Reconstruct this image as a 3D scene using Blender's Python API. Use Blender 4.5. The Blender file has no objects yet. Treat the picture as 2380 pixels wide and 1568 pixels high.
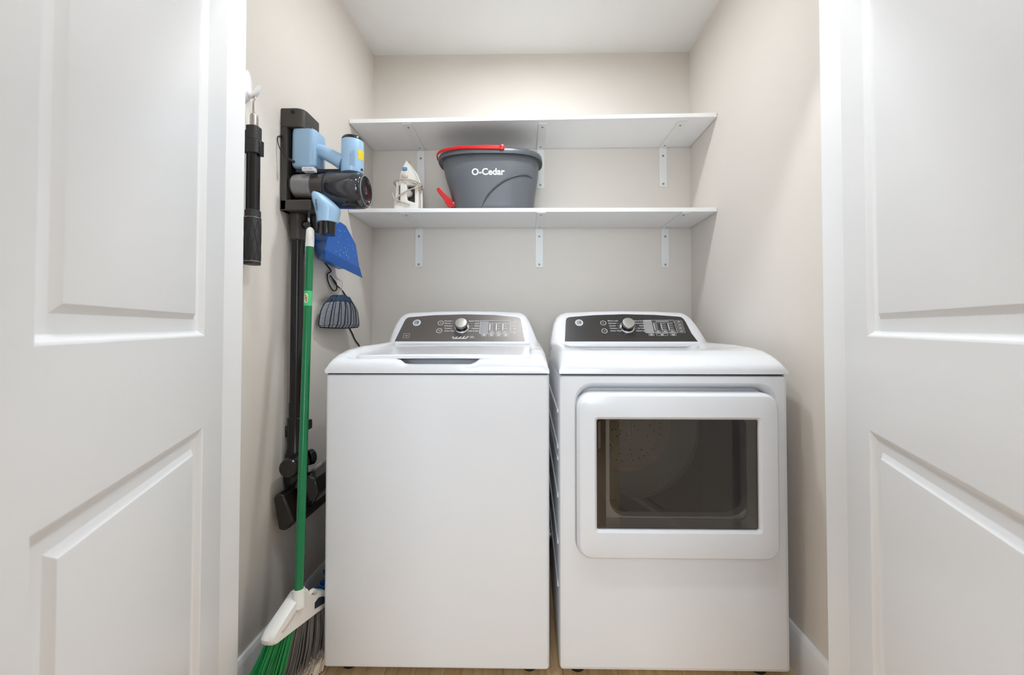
import bpy, bmesh, math, random
from mathutils import Vector, Matrix
random.seed(7)
SC = bpy.context.scene
COL = SC.collection
R = math.radians

# ------------------------------------------------------------------ camera, world, exposure
cam = bpy.data.cameras.new('camera')
cam.sensor_width = 36.0
cam.lens = 36.0 * 925.0 / 2380.0
cam.shift_x = -0.0111
cam.shift_y = -0.01765
cam.clip_start = 0.02
cam.dof.use_dof = True
cam.dof.focus_distance = 1.45
cam.dof.aperture_fstop = 4.0
cam_o = bpy.data.objects.new('camera', cam)
cam_o.location = (0, 0, 1.06)
cam_o.rotation_euler = (R(91.1), 0, R(0.9))
COL.objects.link(cam_o)
SC.camera = cam_o

world = bpy.data.worlds.new('world'); SC.world = world
world.use_nodes = True
wb = world.node_tree.nodes['Background']
wb.inputs[0].default_value = (0.72, 0.84, 1.0, 1)
wb.inputs[1].default_value = 1.0

SC.view_settings.view_transform = 'Standard'
SC.view_settings.look = 'None'
SC.view_settings.gamma = 1
SC.view_settings.use_curve_mapping = False
SC.view_settings.exposure = 1.38

cy_ = SC.cycles
cy_.max_bounces = 6; cy_.diffuse_bounces = 4; cy_.glossy_bounces = 3; cy_.transmission_bounces = 4; cy_.transparent_max_bounces = 8
cy_.caustics_reflective = False; cy_.caustics_refractive = False
cy_.use_adaptive_sampling = True; cy_.adaptive_threshold = .08; cy_.use_light_tree = False

CLOSET_LAMP = 92.0      # emission of the closet ceiling lamp
LAMP_X, LAMP_Y = .0, 1.33
HALL_FILL = 62.0        # emission of the unseen fill lamps added in the hall
WINDOW_W = 23.0

# ------------------------------------------------------------------ helpers
def lin(c):
    return tuple(((x / 255) / 12.92 if x <= 10 else (((x / 255) + .055) / 1.055) ** 2.4) for x in c)

MATS = {}
def mat(name, rgb, rough=.5, metal=0., bump=0., bscale=200., var=.03, vscale=6., coat=0., spec=.5, trans=0., sss=0.):
    m = bpy.data.materials.new(name); m.use_nodes = True
    nt = m.node_tree; b = nt.nodes['Principled BSDF']
    c = lin(rgb)
    tc = nt.nodes.new('ShaderNodeTexCoord')
    n = nt.nodes.new('ShaderNodeTexNoise'); n.inputs['Scale'].default_value = vscale; n.inputs['Detail'].default_value = 3
    nt.links.new(tc.outputs['Object'], n.inputs['Vector'])
    mx = nt.nodes.new('ShaderNodeMix'); mx.data_type = 'RGBA'
    mx.inputs[6].default_value = (*[x * (1 - var) for x in c], 1)
    mx.inputs[7].default_value = (*[min(1, x * (1 + var)) for x in c], 1)
    nt.links.new(n.outputs['Fac'], mx.inputs[0])
    nt.links.new(mx.outputs[2], b.inputs['Base Color'])
    b.inputs['Roughness'].default_value = rough
    b.inputs['Metallic'].default_value = metal
    b.inputs['Specular IOR Level'].default_value = spec
    if coat: b.inputs['Coat Weight'].default_value = coat; b.inputs['Coat Roughness'].default_value = .08
    if trans: b.inputs['Transmission Weight'].default_value = trans
    if bump:
        n2 = nt.nodes.new('ShaderNodeTexNoise'); n2.inputs['Scale'].default_value = bscale; n2.inputs['Detail'].default_value = 2
        nt.links.new(tc.outputs['Object'], n2.inputs['Vector'])
        bp = nt.nodes.new('ShaderNodeBump'); bp.inputs['Strength'].default_value = bump; bp.inputs['Distance'].default_value = .002
        nt.links.new(n2.outputs['Fac'], bp.inputs['Height'])
        nt.links.new(bp.outputs['Normal'], b.inputs['Normal'])
    MATS[name] = m
    return m

def emit(name, rgb, strength):
    m = bpy.data.materials.new(name); m.use_nodes = True
    nt = m.node_tree; b = nt.nodes['Principled BSDF']
    b.inputs['Base Color'].default_value = (.9, .9, .9, 1)
    b.inputs['Emission Color'].default_value = (*rgb, 1)
    b.inputs['Emission Strength'].default_value = strength
    MATS[name] = m
    return m

def tinted(name, tint, ior=1.5, rough=0.0):
    # thin tinted pane: lets light through, mirrors at the surface
    m = bpy.data.materials.new(name); m.use_nodes = True
    nt = m.node_tree
    for n in list(nt.nodes): nt.nodes.remove(n)
    o = nt.nodes.new('ShaderNodeOutputMaterial')
    t = nt.nodes.new('ShaderNodeBsdfTransparent'); t.inputs[0].default_value = (*tint, 1)
    g = nt.nodes.new('ShaderNodeBsdfGlossy'); g.inputs['Roughness'].default_value = rough; g.inputs[0].default_value = (1, 1, 1, 1)
    fr = nt.nodes.new('ShaderNodeFresnel'); fr.inputs[0].default_value = ior
    mx = nt.nodes.new('ShaderNodeMixShader')
    nt.links.new(fr.outputs[0], mx.inputs[0]); nt.links.new(t.outputs[0], mx.inputs[1]); nt.links.new(g.outputs[0], mx.inputs[2])
    nt.links.new(mx.outputs[0], o.inputs[0])
    MATS[name] = m
    return m

LOC = {}
def link(o): COL.objects.link(o); return o

def tag(o, label=None, cat=None, group=None, kind=None):
    if label: o['label'] = label
    if cat: o['category'] = cat
    if group: o['group'] = group
    if kind: o['kind'] = kind
    return o

def thing(name, loc, label, cat, group=None):
    o = bpy.data.objects.new(name, None); o.empty_display_size = .05
    o.location = loc; link(o); LOC[o.name] = Vector(loc)
    return tag(o, label, cat, group)

class Fr:
    def __init__(s, o, u, v, w=None):
        s.o, s.u, s.v = Vector(o), Vector(u).normalized(), Vector(v).normalized()
        s.w = Vector(w).normalized() if w is not None else s.u.cross(s.v)
    def __call__(s, a, b, c=0.): return s.o + s.u * a + s.v * b + s.w * c

class MB:
    def __init__(s): s.v = []; s.f = []
    def add(s, vs, fs):
        o = len(s.v); s.v += [Vector(x) for x in vs]; s.f += [tuple(i + o for i in f) for f in fs]; return s
    def box(s, x0, x1, y0, y1, z0, z1):
        vs = [(x, y, z) for x in (x0, x1) for y in (y0, y1) for z in (z0, z1)]
        return s.add(vs, [(0, 1, 3, 2), (4, 6, 7, 5), (0, 4, 5, 1), (2, 3, 7, 6), (0, 2, 6, 4), (1, 5, 7, 3)])
    def fbox(s, fr, a0, a1, b0, b1, c0, c1):
        vs = [fr(a, b, c) for a in (a0, a1) for b in (b0, b1) for c in (c0, c1)]
        return s.add(vs, [(0, 1, 3, 2), (4, 6, 7, 5), (0, 4, 5, 1), (2, 3, 7, 6), (0, 2, 6, 4), (1, 5, 7, 3)])
    def prism(s, fr, poly, c0, c1):
        n = len(poly)
        vs = [fr(a, b, c0) for a, b in poly] + [fr(a, b, c1) for a, b in poly]
        fs = [tuple(range(n - 1, -1, -1)), tuple(range(n, 2 * n))] + [(i, (i + 1) % n, n + (i + 1) % n, n + i) for i in range(n)]
        return s.add(vs, fs)
    def loft(s, rings, cap0=True, cap1=True, closed=True):
        n = len(rings[0]); vs = [p for r in rings for p in r]; fs = []
        m = n if closed else n - 1
        for k in range(len(rings) - 1):
            for i in range(m):
                j = (i + 1) % n
                fs.append((k * n + i, k * n + j, (k + 1) * n + j, (k + 1) * n + i))
        if cap0: fs.append(tuple(range(n - 1, -1, -1)))
        if cap1: fs.append(tuple((len(rings) - 1) * n + i for i in range(n)))
        return s.add(vs, fs)
    def tube(s, pts, r, n=8, caps=True, closed=False):
        pts = [Vector(p) for p in pts]; k = len(pts)
        rs = r if isinstance(r, (list, tuple)) else [r] * k
        rings = []; up = None
        for i in range(k):
            if closed: t = pts[(i + 1) % k] - pts[i - 1]
            else: t = pts[min(i + 1, k - 1)] - pts[max(i - 1, 0)]
            t.normalize()
            if up is None:
                up = Vector((0, 0, 1)) if abs(t.z) < .9 else Vector((1, 0, 0))
            a = (up - t * up.dot(t)).normalized(); up = a; b = t.cross(a)
            rings.append([pts[i] + (a * math.cos(2 * math.pi * j / n) + b * math.sin(2 * math.pi * j / n)) * rs[i] for j in range(n)])
        if closed:
            rings.append(rings[0]); return s.loft(rings, False, False)
        return s.loft(rings, caps, caps)
    def lathe(s, prof, o, axis, n=32, sx=1., cap0=True, cap1=True):
        ax = Vector(axis).normalized(); o = Vector(o)
        up = Vector((0, 0, 1)) if abs(ax.z) < .9 else Vector((0, 1, 0))
        a = (up - ax * up.dot(ax)).normalized(); b = ax.cross(a)
        rings = [[o + ax * h + (a * math.cos(2 * math.pi * j / n) + b * sx * math.sin(2 * math.pi * j / n)) * r for j in range(n)] for r, h in prof]
        return s.loft(rings, cap0, cap1)
    def grid(s, rows):
        return s.loft(rows, False, False, closed=False)
    def sphere(s, c, r, n=12, m=8, sc=(1, 1, 1)):
        c = Vector(c); rings = []
        for k in range(m + 1):
            th = math.pi * (k + .02) / (m + .04)
            rings.append([c + Vector((math.sin(th) * math.cos(2 * math.pi * j / n) * sc[0], math.sin(th) * math.sin(2 * math.pi * j / n) * sc[1], -math.cos(th) * sc[2])) * r for j in range(n)])
        return s.loft(rings)
    def build(s, name, material, parent=None, angle=40, bevel=0., seg=2, loc=None, fixn=True):
        base = LOC[parent.name] if parent else Vector(loc if loc is not None else (0, 0, 0))
        me = bpy.data.meshes.new(name)
        me.from_pydata([tuple(v - base) for v in s.v], [], s.f)
        if fixn:
            bm = bmesh.new(); bm.from_mesh(me)
            bmesh.ops.recalc_face_normals(bm, faces=bm.faces); bm.to_mesh(me); bm.free()
        me.materials.append(MATS[material])
        if angle:
            me.shade_smooth(); me.set_sharp_from_angle(angle=R(angle))
        o = bpy.data.objects.new(name, me); link(o)
        if parent: o.parent = parent
        else: o.location = base
        LOC[o.name] = base
        if bevel:
            bv = o.modifiers.new('bevel', 'BEVEL'); bv.width = bevel; bv.segments = seg; bv.limit_method = 'ANGLE'; bv.angle_limit = R(35)
        return o

def smooth(t):
    t = max(0., min(1., t)); return t * t * (3 - 2 * t)

def interp(tab, x):
    if x <= tab[0][0]: return tab[0][1]
    for (a, va), (b, vb) in zip(tab, tab[1:]):
        if x <= b: return va + (vb - va) * (x - a) / (b - a)
    return tab[-1][1]

def catmull(pts, k=6):
    pts = [Vector(p) for p in pts]; out = []
    for i in range(len(pts) - 1):
        p0 = pts[max(i - 1, 0)]; p1 = pts[i]; p2 = pts[i + 1]; p3 = pts[min(i + 2, len(pts) - 1)]
        for j in range(k):
            t = j / k
            out.append(.5 * ((2 * p1) + (p2 - p0) * t + (2 * p0 - 5 * p1 + 4 * p2 - p3) * t * t + (3 * p1 - p0 - 3 * p2 + p3) * t ** 3))
    out.append(pts[-1]); return out

def rrect(x0, x1, y0, y1, r, seg=6):
    pts = []
    rr = r if isinstance(r, (list, tuple)) else [r] * 4
    for (cx, cy, a, q) in ((x1, y1, 0, rr[0]), (x0, y1, 90, rr[1]), (x0, y0, 180, rr[2]), (x1, y0, 270, rr[3])):
        sx = 1 if cx == x1 else -1; sy = 1 if cy == y1 else -1
        for i in range(seg + 1):
            t = R(a + 90 * i / seg)
            pts.append((cx - sx * q + q * math.cos(t), cy - sy * q + q * math.sin(t)))
    return pts

def text2d(s, size=1., offset=0., shear=0., align='CENTER', space=1.):
    cu = bpy.data.curves.new('t', 'FONT'); cu.body = s; cu.size = size; cu.offset = offset; cu.shear = shear
    cu.align_x = align; cu.align_y = 'CENTER'; cu.resolution_u = 3; cu.space_character = space
    ob = bpy.data.objects.new('t', cu)
    link(ob)
    dg = bpy.context.evaluated_depsgraph_get()
    me = bpy.data.meshes.new_from_object(ob.evaluated_get(dg))
    vs = [(v.co.x, v.co.y) for v in me.vertices]; fs = [tuple(p.vertices) for p in me.polygons]
    bpy.data.objects.remove(ob); bpy.data.curves.remove(cu); bpy.data.meshes.remove(me)
    return vs, fs

def put_text(mb, fr, s, a, b, size, c=.0004, **k):
    vs, fs = text2d(s, size, **k)
    mb.add([fr(a + x, b + y, c) for x, y in vs], fs)

def ring2d(mb, fr, a, b, r0, r1, c=.0004, n=28, sy=1.):
    vs = []; 
    for i in range(n):
        t = 2 * math.pi * i / n
        vs += [fr(a + r0 * math.cos(t), b + r0 * sy * math.sin(t), c), fr(a + r1 * math.cos(t), b + r1 * sy * math.sin(t), c)]
    mb.add(vs, [(2 * i, 2 * i + 1, 2 * ((i + 1) % n) + 1, 2 * ((i + 1) % n)) for i in range(n)])

def frame2d(mb, fr, poly, poly2, c=.0004):
    n = len(poly)
    mb.add([fr(*p, c) for p in poly] + [fr(*p, c) for p in poly2], [(i, (i + 1) % n, n + (i + 1) % n, n + i) for i in range(n)])

def line2d(mb, fr, a0, b0, a1, b1, w, c=.0004):
    d = Vector((a1 - a0, b1 - b0)).normalized(); nx, ny = -d.y * w / 2, d.x * w / 2
    mb.add([fr(a0 + nx, b0 + ny, c), fr(a0 - nx, b0 - ny, c), fr(a1 - nx, b1 - ny, c), fr(a1 + nx, b1 + ny, c)], [(0, 1, 2, 3)])

# ------------------------------------------------------------------ materials
mat('wall_paint', (229, 222, 214), .75, bump=.08, bscale=350, var=.012, vscale=3)
mat('ceiling_paint', (243, 243, 242), .8, bump=.08, bscale=300, var=.01)
mat('trim_paint', (242, 242, 243), .38, var=.008, bump=.03, bscale=120)
mat('door_paint', (241, 241, 242), .36, var=.008, bump=.03, bscale=120)
mat('shelf_white', (246, 246, 246), .42, var=.008)
mat('bracket_white', (240, 240, 239), .4, var=.01)
mat('screw_metal', (150, 148, 145), .35, metal=.8)
mat('appliance_white', (227, 227, 230), .22, var=.006, coat=.35)
mat('appliance_side', (205, 207, 212), .3, var=.01)
mat('dark_seam', (40, 40, 42), .6)
mat('panel_grey', (100, 95, 92), .36, metal=.45, var=.03, vscale=2)
mat('panel_black', (52, 49, 48), .28, var=.03)
mat('print_white', (226, 226, 226), .5)
mat('print_grey', (150, 150, 150), .5)
mat('display_grey', (165, 165, 168), .2, metal=.3)
mat('chrome', (215, 215, 215), .2, metal=1.)
mat('brushed', (196, 196, 194), .32, metal=1.)
mat('knob_black', (8, 8, 9), .22)
mat('drum_steel', (196, 182, 166), .45, metal=.35, var=.06, vscale=12)
mat('drum_grey', (186, 184, 176), .5, var=.04)
mat('drum_wall', (120, 105, 92), .5, metal=.2, var=.05)
mat('bulkhead', (150, 148, 146), .5)
mat('baffle', (205, 204, 200), .4)
mat('dock_grey', (66, 62, 59), .38, var=.03)
mat('black_gloss', (14, 14, 16), .18, coat=.3)
mat('black_plastic', (26, 25, 25), .38, var=.05)
mat('wand_black', (24, 21, 20), .24)
mat('head_brown', (34, 28, 26), .32, coat=.2)
mat('vac_blue', (166, 202, 234), .28, coat=.2, var=.015)
mat('vac_vent', (62, 84, 116), .5)
mat('sticker_white', (228, 228, 232), .5)
mat('sticker_yellow', (240, 216, 50), .5)
mat('smoke', (40, 40, 46), .08, var=.05, coat=.5)
mat('dust_lint', (222, 222, 224), .9, bump=.6, bscale=120, var=.15, vscale=60)
mat('lint_brown', (104, 90, 84), .8, bump=.5, bscale=90, var=.2, vscale=40)
mat('lens_red', (70, 38, 36), .15, coat=.5)
mat('grip_black', (44, 43, 44), .55, bump=.7, bscale=420)
mat('steel', (196, 190, 182), .28, metal=1.)
mat('hook_white', (244, 244, 244), .4)
mat('dustpan_blue', (0, 97, 192), .3, var=.05, vscale=30, coat=.1)
mat('net_navy', (26, 36, 56), .7, var=.2, vscale=50)
mat('net_band', (44, 66, 96), .75, var=.1, vscale=40)
mat('net_white', (214, 216, 222), .8)
mat('cord_black', (18, 18, 18), .5)
mat('cord_white', (224, 222, 216), .55)
mat('cord_beige', (196, 182, 170), .5)
mat('broom_green', (0, 116, 66), .25, var=.04, coat=.2)
mat('bristle_green', (16, 142, 78), .5, var=.25, vscale=40)
mat('bristle_grey', (104, 101, 101), .6, var=.25, vscale=40)
mat('bristle_tip', (158, 152, 148), .8, var=.2, vscale=60)
mat('broom_white', (235, 233, 228), .45, var=.02)
mat('tape_green', (70, 190, 120), .15, var=.1)
mat('label_cream', (240, 224, 196), .4)
mat('label_red', (190, 60, 44), .5)
mat('mop_cotton', (222, 204, 182), .9, bump=.5, bscale=150, var=.12, vscale=40)
mat('red_plastic', (206, 20, 22), .32, var=.03, coat=.15)
mat('red_dark', (170, 12, 14), .4)
mat('duster_blue', (16, 104, 180), .9, bump=.8, bscale=90, var=.25, vscale=50)
mat('bucket_grey', (98, 101, 107), .36, var=.02)
mat('bucket_rim', (86, 89, 94), .33, var=.02)
mat('bucket_groove_shade', (70, 72, 77), .4)  # darker than the body: shadow of the moulded groove put into the colour
mat('logo_white', (236, 238, 240), .5)
mat('iron_white', (232, 229, 222), .35, var=.015)
mat('iron_dark', (60, 58, 56), .3, var=.1, vscale=60)
mat('iron_blue', (24, 118, 176), .4)
mat('iron_blue_light', (96, 176, 222), .4)
mat('iron_dial', (208, 200, 188), .4)
mat('foil', (190, 190, 190), .3, metal=1., bump=.3, bscale=80)
mat('plate_white', (238, 238, 236), .45)
tinted('dryer_glass', (.72, .69, .65))
tinted('cup_clear', (.86, .85, .85))
tinted('window_glass', (.95, .97, .97))
emit('lamp_closet', (.915, .966, 1.0), CLOSET_LAMP)
emit('fill_hall', (.915, .966, 1.0), HALL_FILL)  # for the added fill lamps in the hall

def wood():
    m = bpy.data.materials.new('oak_floor'); m.use_nodes = True
    nt = m.node_tree; b = nt.nodes['Principled BSDF']
    tc = nt.nodes.new('ShaderNodeTexCoord'); oi = nt.nodes.new('ShaderNodeObjectInfo')
    mp = nt.nodes.new('ShaderNodeMapping'); mp.inputs['Scale'].default_value = (26, 1.6, 10)
    ad = nt.nodes.new('ShaderNodeVectorMath'); ad.operation = 'ADD'
    sc = nt.nodes.new('ShaderNodeVectorMath'); sc.operation = 'SCALE'; sc.inputs[0].default_value = (7, 13, 3)
    nt.links.new(oi.outputs['Random'], sc.inputs['Scale'])
    nt.links.new(tc.outputs['Object'], ad.inputs[0]); nt.links.new(sc.outputs[0], ad.inputs[1])
    nt.links.new(ad.outputs[0], mp.inputs['Vector'])
    n = nt.nodes.new('ShaderNodeTexNoise'); n.inputs['Scale'].default_value = 2.2; n.inputs['Detail'].default_value = 8; n.inputs['Distortion'].default_value = .8
    nt.links.new(mp.outputs[0], n.inputs['Vector'])
    cr = nt.nodes.new('ShaderNodeValToRGB')
    cr.color_ramp.elements[0].position = .25; cr.color_ramp.elements[0].color = (*lin((198, 160, 114)), 1)
    cr.color_ramp.elements[1].position = .72; cr.color_ramp.elements[1].color = (*lin((238, 206, 164)), 1)
    nt.links.new(n.outputs['Fac'], cr.inputs[0])
    hs = nt.nodes.new('ShaderNodeHueSaturation')
    mr = nt.nodes.new('ShaderNodeMapRange'); mr.inputs[3].default_value = .85; mr.inputs[4].default_value = 1.12
    nt.links.new(oi.outputs['Random'], mr.inputs[0]); nt.links.new(mr.outputs[0], hs.inputs['Value'])
    nt.links.new(cr.outputs[0], hs.inputs['Color']); nt.links.new(hs.outputs[0], b.inputs['Base Color'])
    b.inputs['Roughness'].default_value = .42
    MATS['oak_floor'] = m
wood()

# ------------------------------------------------------------------ the setting
XL, XR, YB, ZC = -.817, .829, 2.05, 2.485
YF0, YF1 = .925, 1.03          # partition with the door opening
JL, JR = -.752, .752           # opening between the jambs
HX, HY = 1.9, -2.4             # hall

def struct(name, mb, m, **k):
    o = mb.build(name, m, **k); o['kind'] = 'structure'; return o

floor = struct('floor', MB().box(-HX - .1, HX + .1, HY - .1, YB + .1, -.06, -.0125), 'dark_seam', angle=0)
pw, plen = .182, 1.22
pm = MB().box(-pw / 2 + .0006, pw / 2 - .0006, -plen / 2 + .0006, plen / 2 - .0006, -.012, 0).build('plank', 'oak_floor', floor, angle=0)
first = True
for i in range(21):
    x = -HX + pw / 2 + i * pw
    off = (i * .437) % 1.0
    y = HY - off * plen + plen / 2
    while y - plen / 2 < YB:
        o = pm if first else link(pm.copy())
        if not first: o.parent = floor
        first = False
        o.location = (x, y, 0); y += plen
struct('ceiling', MB().box(-HX - .1, HX + .1, HY - .1, YB + .1, ZC, ZC + .1), 'ceiling_paint', angle=0)
struct('wall_back', MB().box(XL - .1, XR + .1, YB, YB + .1, 0, ZC), 'wall_paint', angle=0)
struct('wall_left', MB().box(XL - .1, XL, YF1, YB, 0, ZC), 'wall_paint', angle=0)
struct('wall_right', MB().box(XR, XR + .1, YF1, YB, 0, ZC), 'wall_paint', angle=0)
struct('wall_front_left', MB().box(-HX, JL - .019, YF0, YF1, 0, ZC), 'wall_paint', angle=0)
struct('wall_front_right', MB().box(JR + .019, HX, YF0, YF1, 0, ZC), 'wall_paint', angle=0)
struct('wall_front_top', MB().box(JL - .019, JR + .019, YF0, YF1, 2.075, ZC), 'wall_paint', angle=0)
struct('wall_hall_left', MB().box(-HX - .1, -HX, HY, YF0, 0, ZC), 'wall_paint', angle=0)
struct('wall_hall_right', MB().box(HX, HX + .1, HY, YF0, 0, ZC), 'wall_paint', angle=0)
w = MB()
WX0, WX1, WZ0, WZ1 = -.9, .9, .75, 2.15
w.box(-HX, WX0, HY - .1, HY, 0, ZC).box(WX1, HX, HY - .1, HY, 0, ZC).box(WX0, WX1, HY - .1, HY, 0, WZ0).box(WX0, WX1, HY - .1, HY, WZ1, ZC)
struct('wall_hall_back', w, 'wall_paint', angle=0)
w = MB()
for a, b in ((WX0, WX0 + .05), (-.025, .025), (WX1 - .05, WX1)): w.box(a, b, HY - .07, HY - .02, WZ0, WZ1)
for a, b in ((WZ0, WZ0 + .05), (WZ1 - .05, WZ1)): w.box(WX0 + .05, WX1 - .05, HY - .069, HY - .021, a, b)
win = struct('window_1', w, 'trim_paint', angle=0)
MB().box(WX0 + .05, -.025, HY - .047, HY - .043, WZ0 + .05, WZ1 - .05).build('pane', 'window_glass', win, angle=0)
MB().box(.025, WX1 - .05, HY - .047, HY - .043, WZ0 + .05, WZ1 - .05).build('pane', 'window_glass', win, angle=0)
al = bpy.data.lights.new('window_daylight', 'AREA'); al.shape = 'RECTANGLE'; al.size = WX1 - WX0; al.size_y = WZ1 - WZ0
al.energy = WINDOW_W; al.color = (.86, .93, 1.0)
alo = link(bpy.data.objects.new('window_daylight', al)); alo.location = (0, HY - .15, (WZ0 + WZ1) / 2); alo.rotation_euler = (R(90), 0, 0)

def base(name, fr, L, cuts=None):
    prof = [(0, 0), (.0145, 0), (.0145, .118), (.0125, .124), (.0085, .133), (0, .133)]
    mb = MB(); mb.loft([[fr(t, z, d) for d, z in prof] for t in (0, L)])
    return struct(name, mb, 'trim_paint', angle=30)
base('baseboard_left', Fr((XL, YF1, 0), (0, 1, 0), (0, 0, 1), (1, 0, 0)), YB - YF1)
base('baseboard_right', Fr((XR, YF1, 0), (0, 1, 0), (0, 0, 1), (-1, 0, 0)), YB - YF1)
base('baseboard_back', Fr((XL + .015, YB, 0), (1, 0, 0), (0, 0, 1), (0, -1, 0)), XR - XL - .03)
struct('trim_1', MB().box(JL - .019, JL, YF0 - .001, YF1 + .001, 0, 2.055), 'trim_paint', bevel=.0015, angle=0)
struct('trim_2', MB().box(JR, JR + .019, YF0 - .001, YF1 + .001, 0, 2.055), 'trim_paint', bevel=.0015, angle=0)
struct('trim_3', MB().box(JL - .019, JR + .019, YF0 - .001, YF1 + .001, 2.056, 2.075), 'trim_paint', bevel=.0015, angle=0)
struct('trim_4', MB().box(JL - .095, JL - .022, YF0 - .017, YF0 - .001, 0, 2.15), 'trim_paint', bevel=.003, angle=0)
struct('trim_5', MB().box(JR + .022, JR + .095, YF0 - .017, YF0 - .001, 0, 2.15), 'trim_paint', bevel=.003, angle=0)
struct('trim_6', MB().box(JL - .02, JR + .02, YF0 - .017, YF0 - .001, 2.085, 2.15), 'trim_paint', bevel=.003, angle=0)

def make_door(name, H, udir, ndir):
    fr = Fr((H[0], H[1], .012), udir, (0, 0, 1), ndir)
    Wd, Hd, T = .711, 2.03, .035
    us = [0, .122, .588, Wd]; zs = [0, .20, .842, 1.029, 1.90, Hd]
    mb = MB()
    for i in range(3):
        for j in range(5):
            if i == 1 and j in (1, 3): continue
            mb.add([fr(us[i], zs[j]), fr(us[i + 1], zs[j]), fr(us[i + 1], zs[j + 1]), fr(us[i], zs[j + 1])], [(0, 1, 2, 3)])
    c = [(0, 0), (Wd, 0), (Wd, Hd), (0, Hd)]
    mb.add([fr(a, b, 0) for a, b in c] + [fr(a, b, -T) for a, b in c], [(4, 5, 6, 7)] + [(i, (i + 1) % 4, 4 + (i + 1) % 4, 4 + i) for i in range(4)])
    bm_m = mb.build(name, 'door_paint', angle=0, loc=(H[0], H[1], 0)); bm_m['kind'] = 'structure'
    prof = [(0, 0), (.003, -.0012), (.006, -.0045), (.011, -.0085), (.016, -.0095), (.034, -.0088), (.040, -.0055), (.045, -.0022), (.050, -.0016)]
    for (a0, a1, b0, b1) in ((us[1], us[2], zs[1], zs[2]), (us[1], us[2], zs[3], zs[4])):
        p = MB(); rings = [[fr(a0 + d, b0 + d, h), fr(a1 - d, b0 + d, h), fr(a1 - d, b1 - d, h), fr(a0 + d, b1 - d, h)] for d, h in prof]
        p.loft(rings, cap0=False, cap1=True)
        p.build('panel', 'door_paint', bm_m, angle=25)
    for z in (.25, 1.02, 1.80):
        h = MB().lathe([(.0065, 0), (.0065, .09)], fr(-.006, z, -.03), (0, 0, 1), n=12)
        h.fbox(fr, -.0045, -.0005, z, z + .09, -.031, -.004)
        h.build('hinge', 'trim_paint', bm_m)
    return bm_m
make_door('door_1', (-.7225, .928), (.393, -.920, 0), (.920, .393, 0))
make_door('door_2', (.725, .928), (-.358, -.934, 0), (-.934, .358, 0))

# recessed ceiling lamps; the hall ones are unseen, added as fill light
def lamp(loc, m, label, r=.065):
    t = thing('recessed_lamp', loc, label, 'lamp', 'recessed ceiling lamps')
    x, y, z = loc
    MB().lathe([(r + .018, -.0005), (r + .018, -.003), (r + .012, -.006), (r + .002, -.004), (r, -.0005)], loc, (0, 0, 1), n=40, cap0=False, cap1=False).build('trim_ring', 'trim_paint', t)
    MB().lathe([(r, -.0008), (r * .5, -.0012), (.001, -.0014)], loc, (0, 0, 1), n=40, cap0=False).build('diffuser', m, t)
lamp((LAMP_X, LAMP_Y, ZC), 'lamp_closet', 'round recessed lamp in the closet ceiling above the shelves')
lamp((.42, .62, ZC), 'fill_hall', 'unseen fill lamp added in the hall ceiling next to the right door')
lamp((-.42, .62, ZC), 'fill_hall', 'unseen fill lamp added in the hall ceiling next to the left door')
lamp((0, -1.4, ZC), 'fill_hall', 'unseen fill lamp added in the hall ceiling near the window')

# shelves and brackets
YS = 1.768
def shelf(zl, zr, label, yl=YS, yr=YS):
    vs = []
    x0, x1 = XL + .002, XR - .002; T = .018
    fr = Fr((0, 0, 0), (1, 0, 0), (0, 1, 0), (0, 0, 1))
    pts = [(x0, yl, zl), (x1, yr, zr), (x1, YB - .002, zr), (x0, YB - .002, zl)]
    mb = MB().add([Vector(p) for p in pts] + [Vector(p) + Vector((0, 0, T)) for p in pts], [(3, 2, 1, 0), (4, 5, 6, 7)] + [(i, (i + 1) % 4, 4 + (i + 1) % 4, 4 + i) for i in range(4)])
    o = mb.build('wall_shelf', 'shelf_white', loc=(0, YB, zl), bevel=.0012, angle=0)
    return tag(o, label, 'shelf', 'white closet shelves')
UZ = lambda x: 1.9805 + (1.9875 - 1.9805) * (x - XL) / (XR - XL)
LZ = lambda x: 1.5755 + (1.5695 - 1.5755) * (x - XL) / (XR - XL)
shelf(UZ(XL), UZ(XR), 'upper white shelf across the back wall with nothing on it', 1.768, 1.752)
shelf(LZ(XL), LZ(XR), 'lower white shelf carrying the clothes iron and grey mop bucket', 1.768, 1.760)
def bracket(x, z, xf, arm_end, label):
    T = .004; W = .040
    t = thing('shelf_bracket', (x, YB, z), label, 'bracket', 'white steel shelf brackets')
    z -= .0005
    MB().box(x - W / 2, x + W / 2, YB - .0005 - T, YB - .0005, z - .205, z - T).build('wall_leg', 'bracket_white', t, angle=0, bevel=.0015)
    pl = [(x - W / 2, YB - .0006), (x + W / 2, YB - .0006), (xf + W / 2, arm_end), (xf - W / 2, arm_end)]
    MB().prism(Fr((0, 0, 0), (1, 0, 0), (0, 1, 0)), pl, z - T, z).build('shelf_arm', 'bracket_white', t, angle=0, bevel=.0015)
    fr = Fr((x, YB - .0045, z), (1, 0, 0), (0, 0, 1), (0, -1, 0))
    for dz in (-.045, -.19):
        MB().lathe([(.0055, -.001), (.0055, .0012), (.003, .002)], fr(0, dz, 0), (0, -1, 0), n=12).build('screw', 'screw_metal', t)
    for k in (.12, .88):
        yy = YB + (arm_end - YB) * k; xx = x + (xf - x) * k
        MB().lathe([(.0045, .001), (.0045, -.0055), (.002, -.006)], (xx, yy, z), (0, 0, 1), n=12).build('screw', 'screw_metal', t)
bracket(-.566, UZ(-.566), -.556, 1.772, 'white bracket under the upper shelf behind the clothes iron')
bracket(.056, UZ(.056), .060, 1.785, 'white bracket under the upper shelf just behind the mop bucket')
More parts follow.
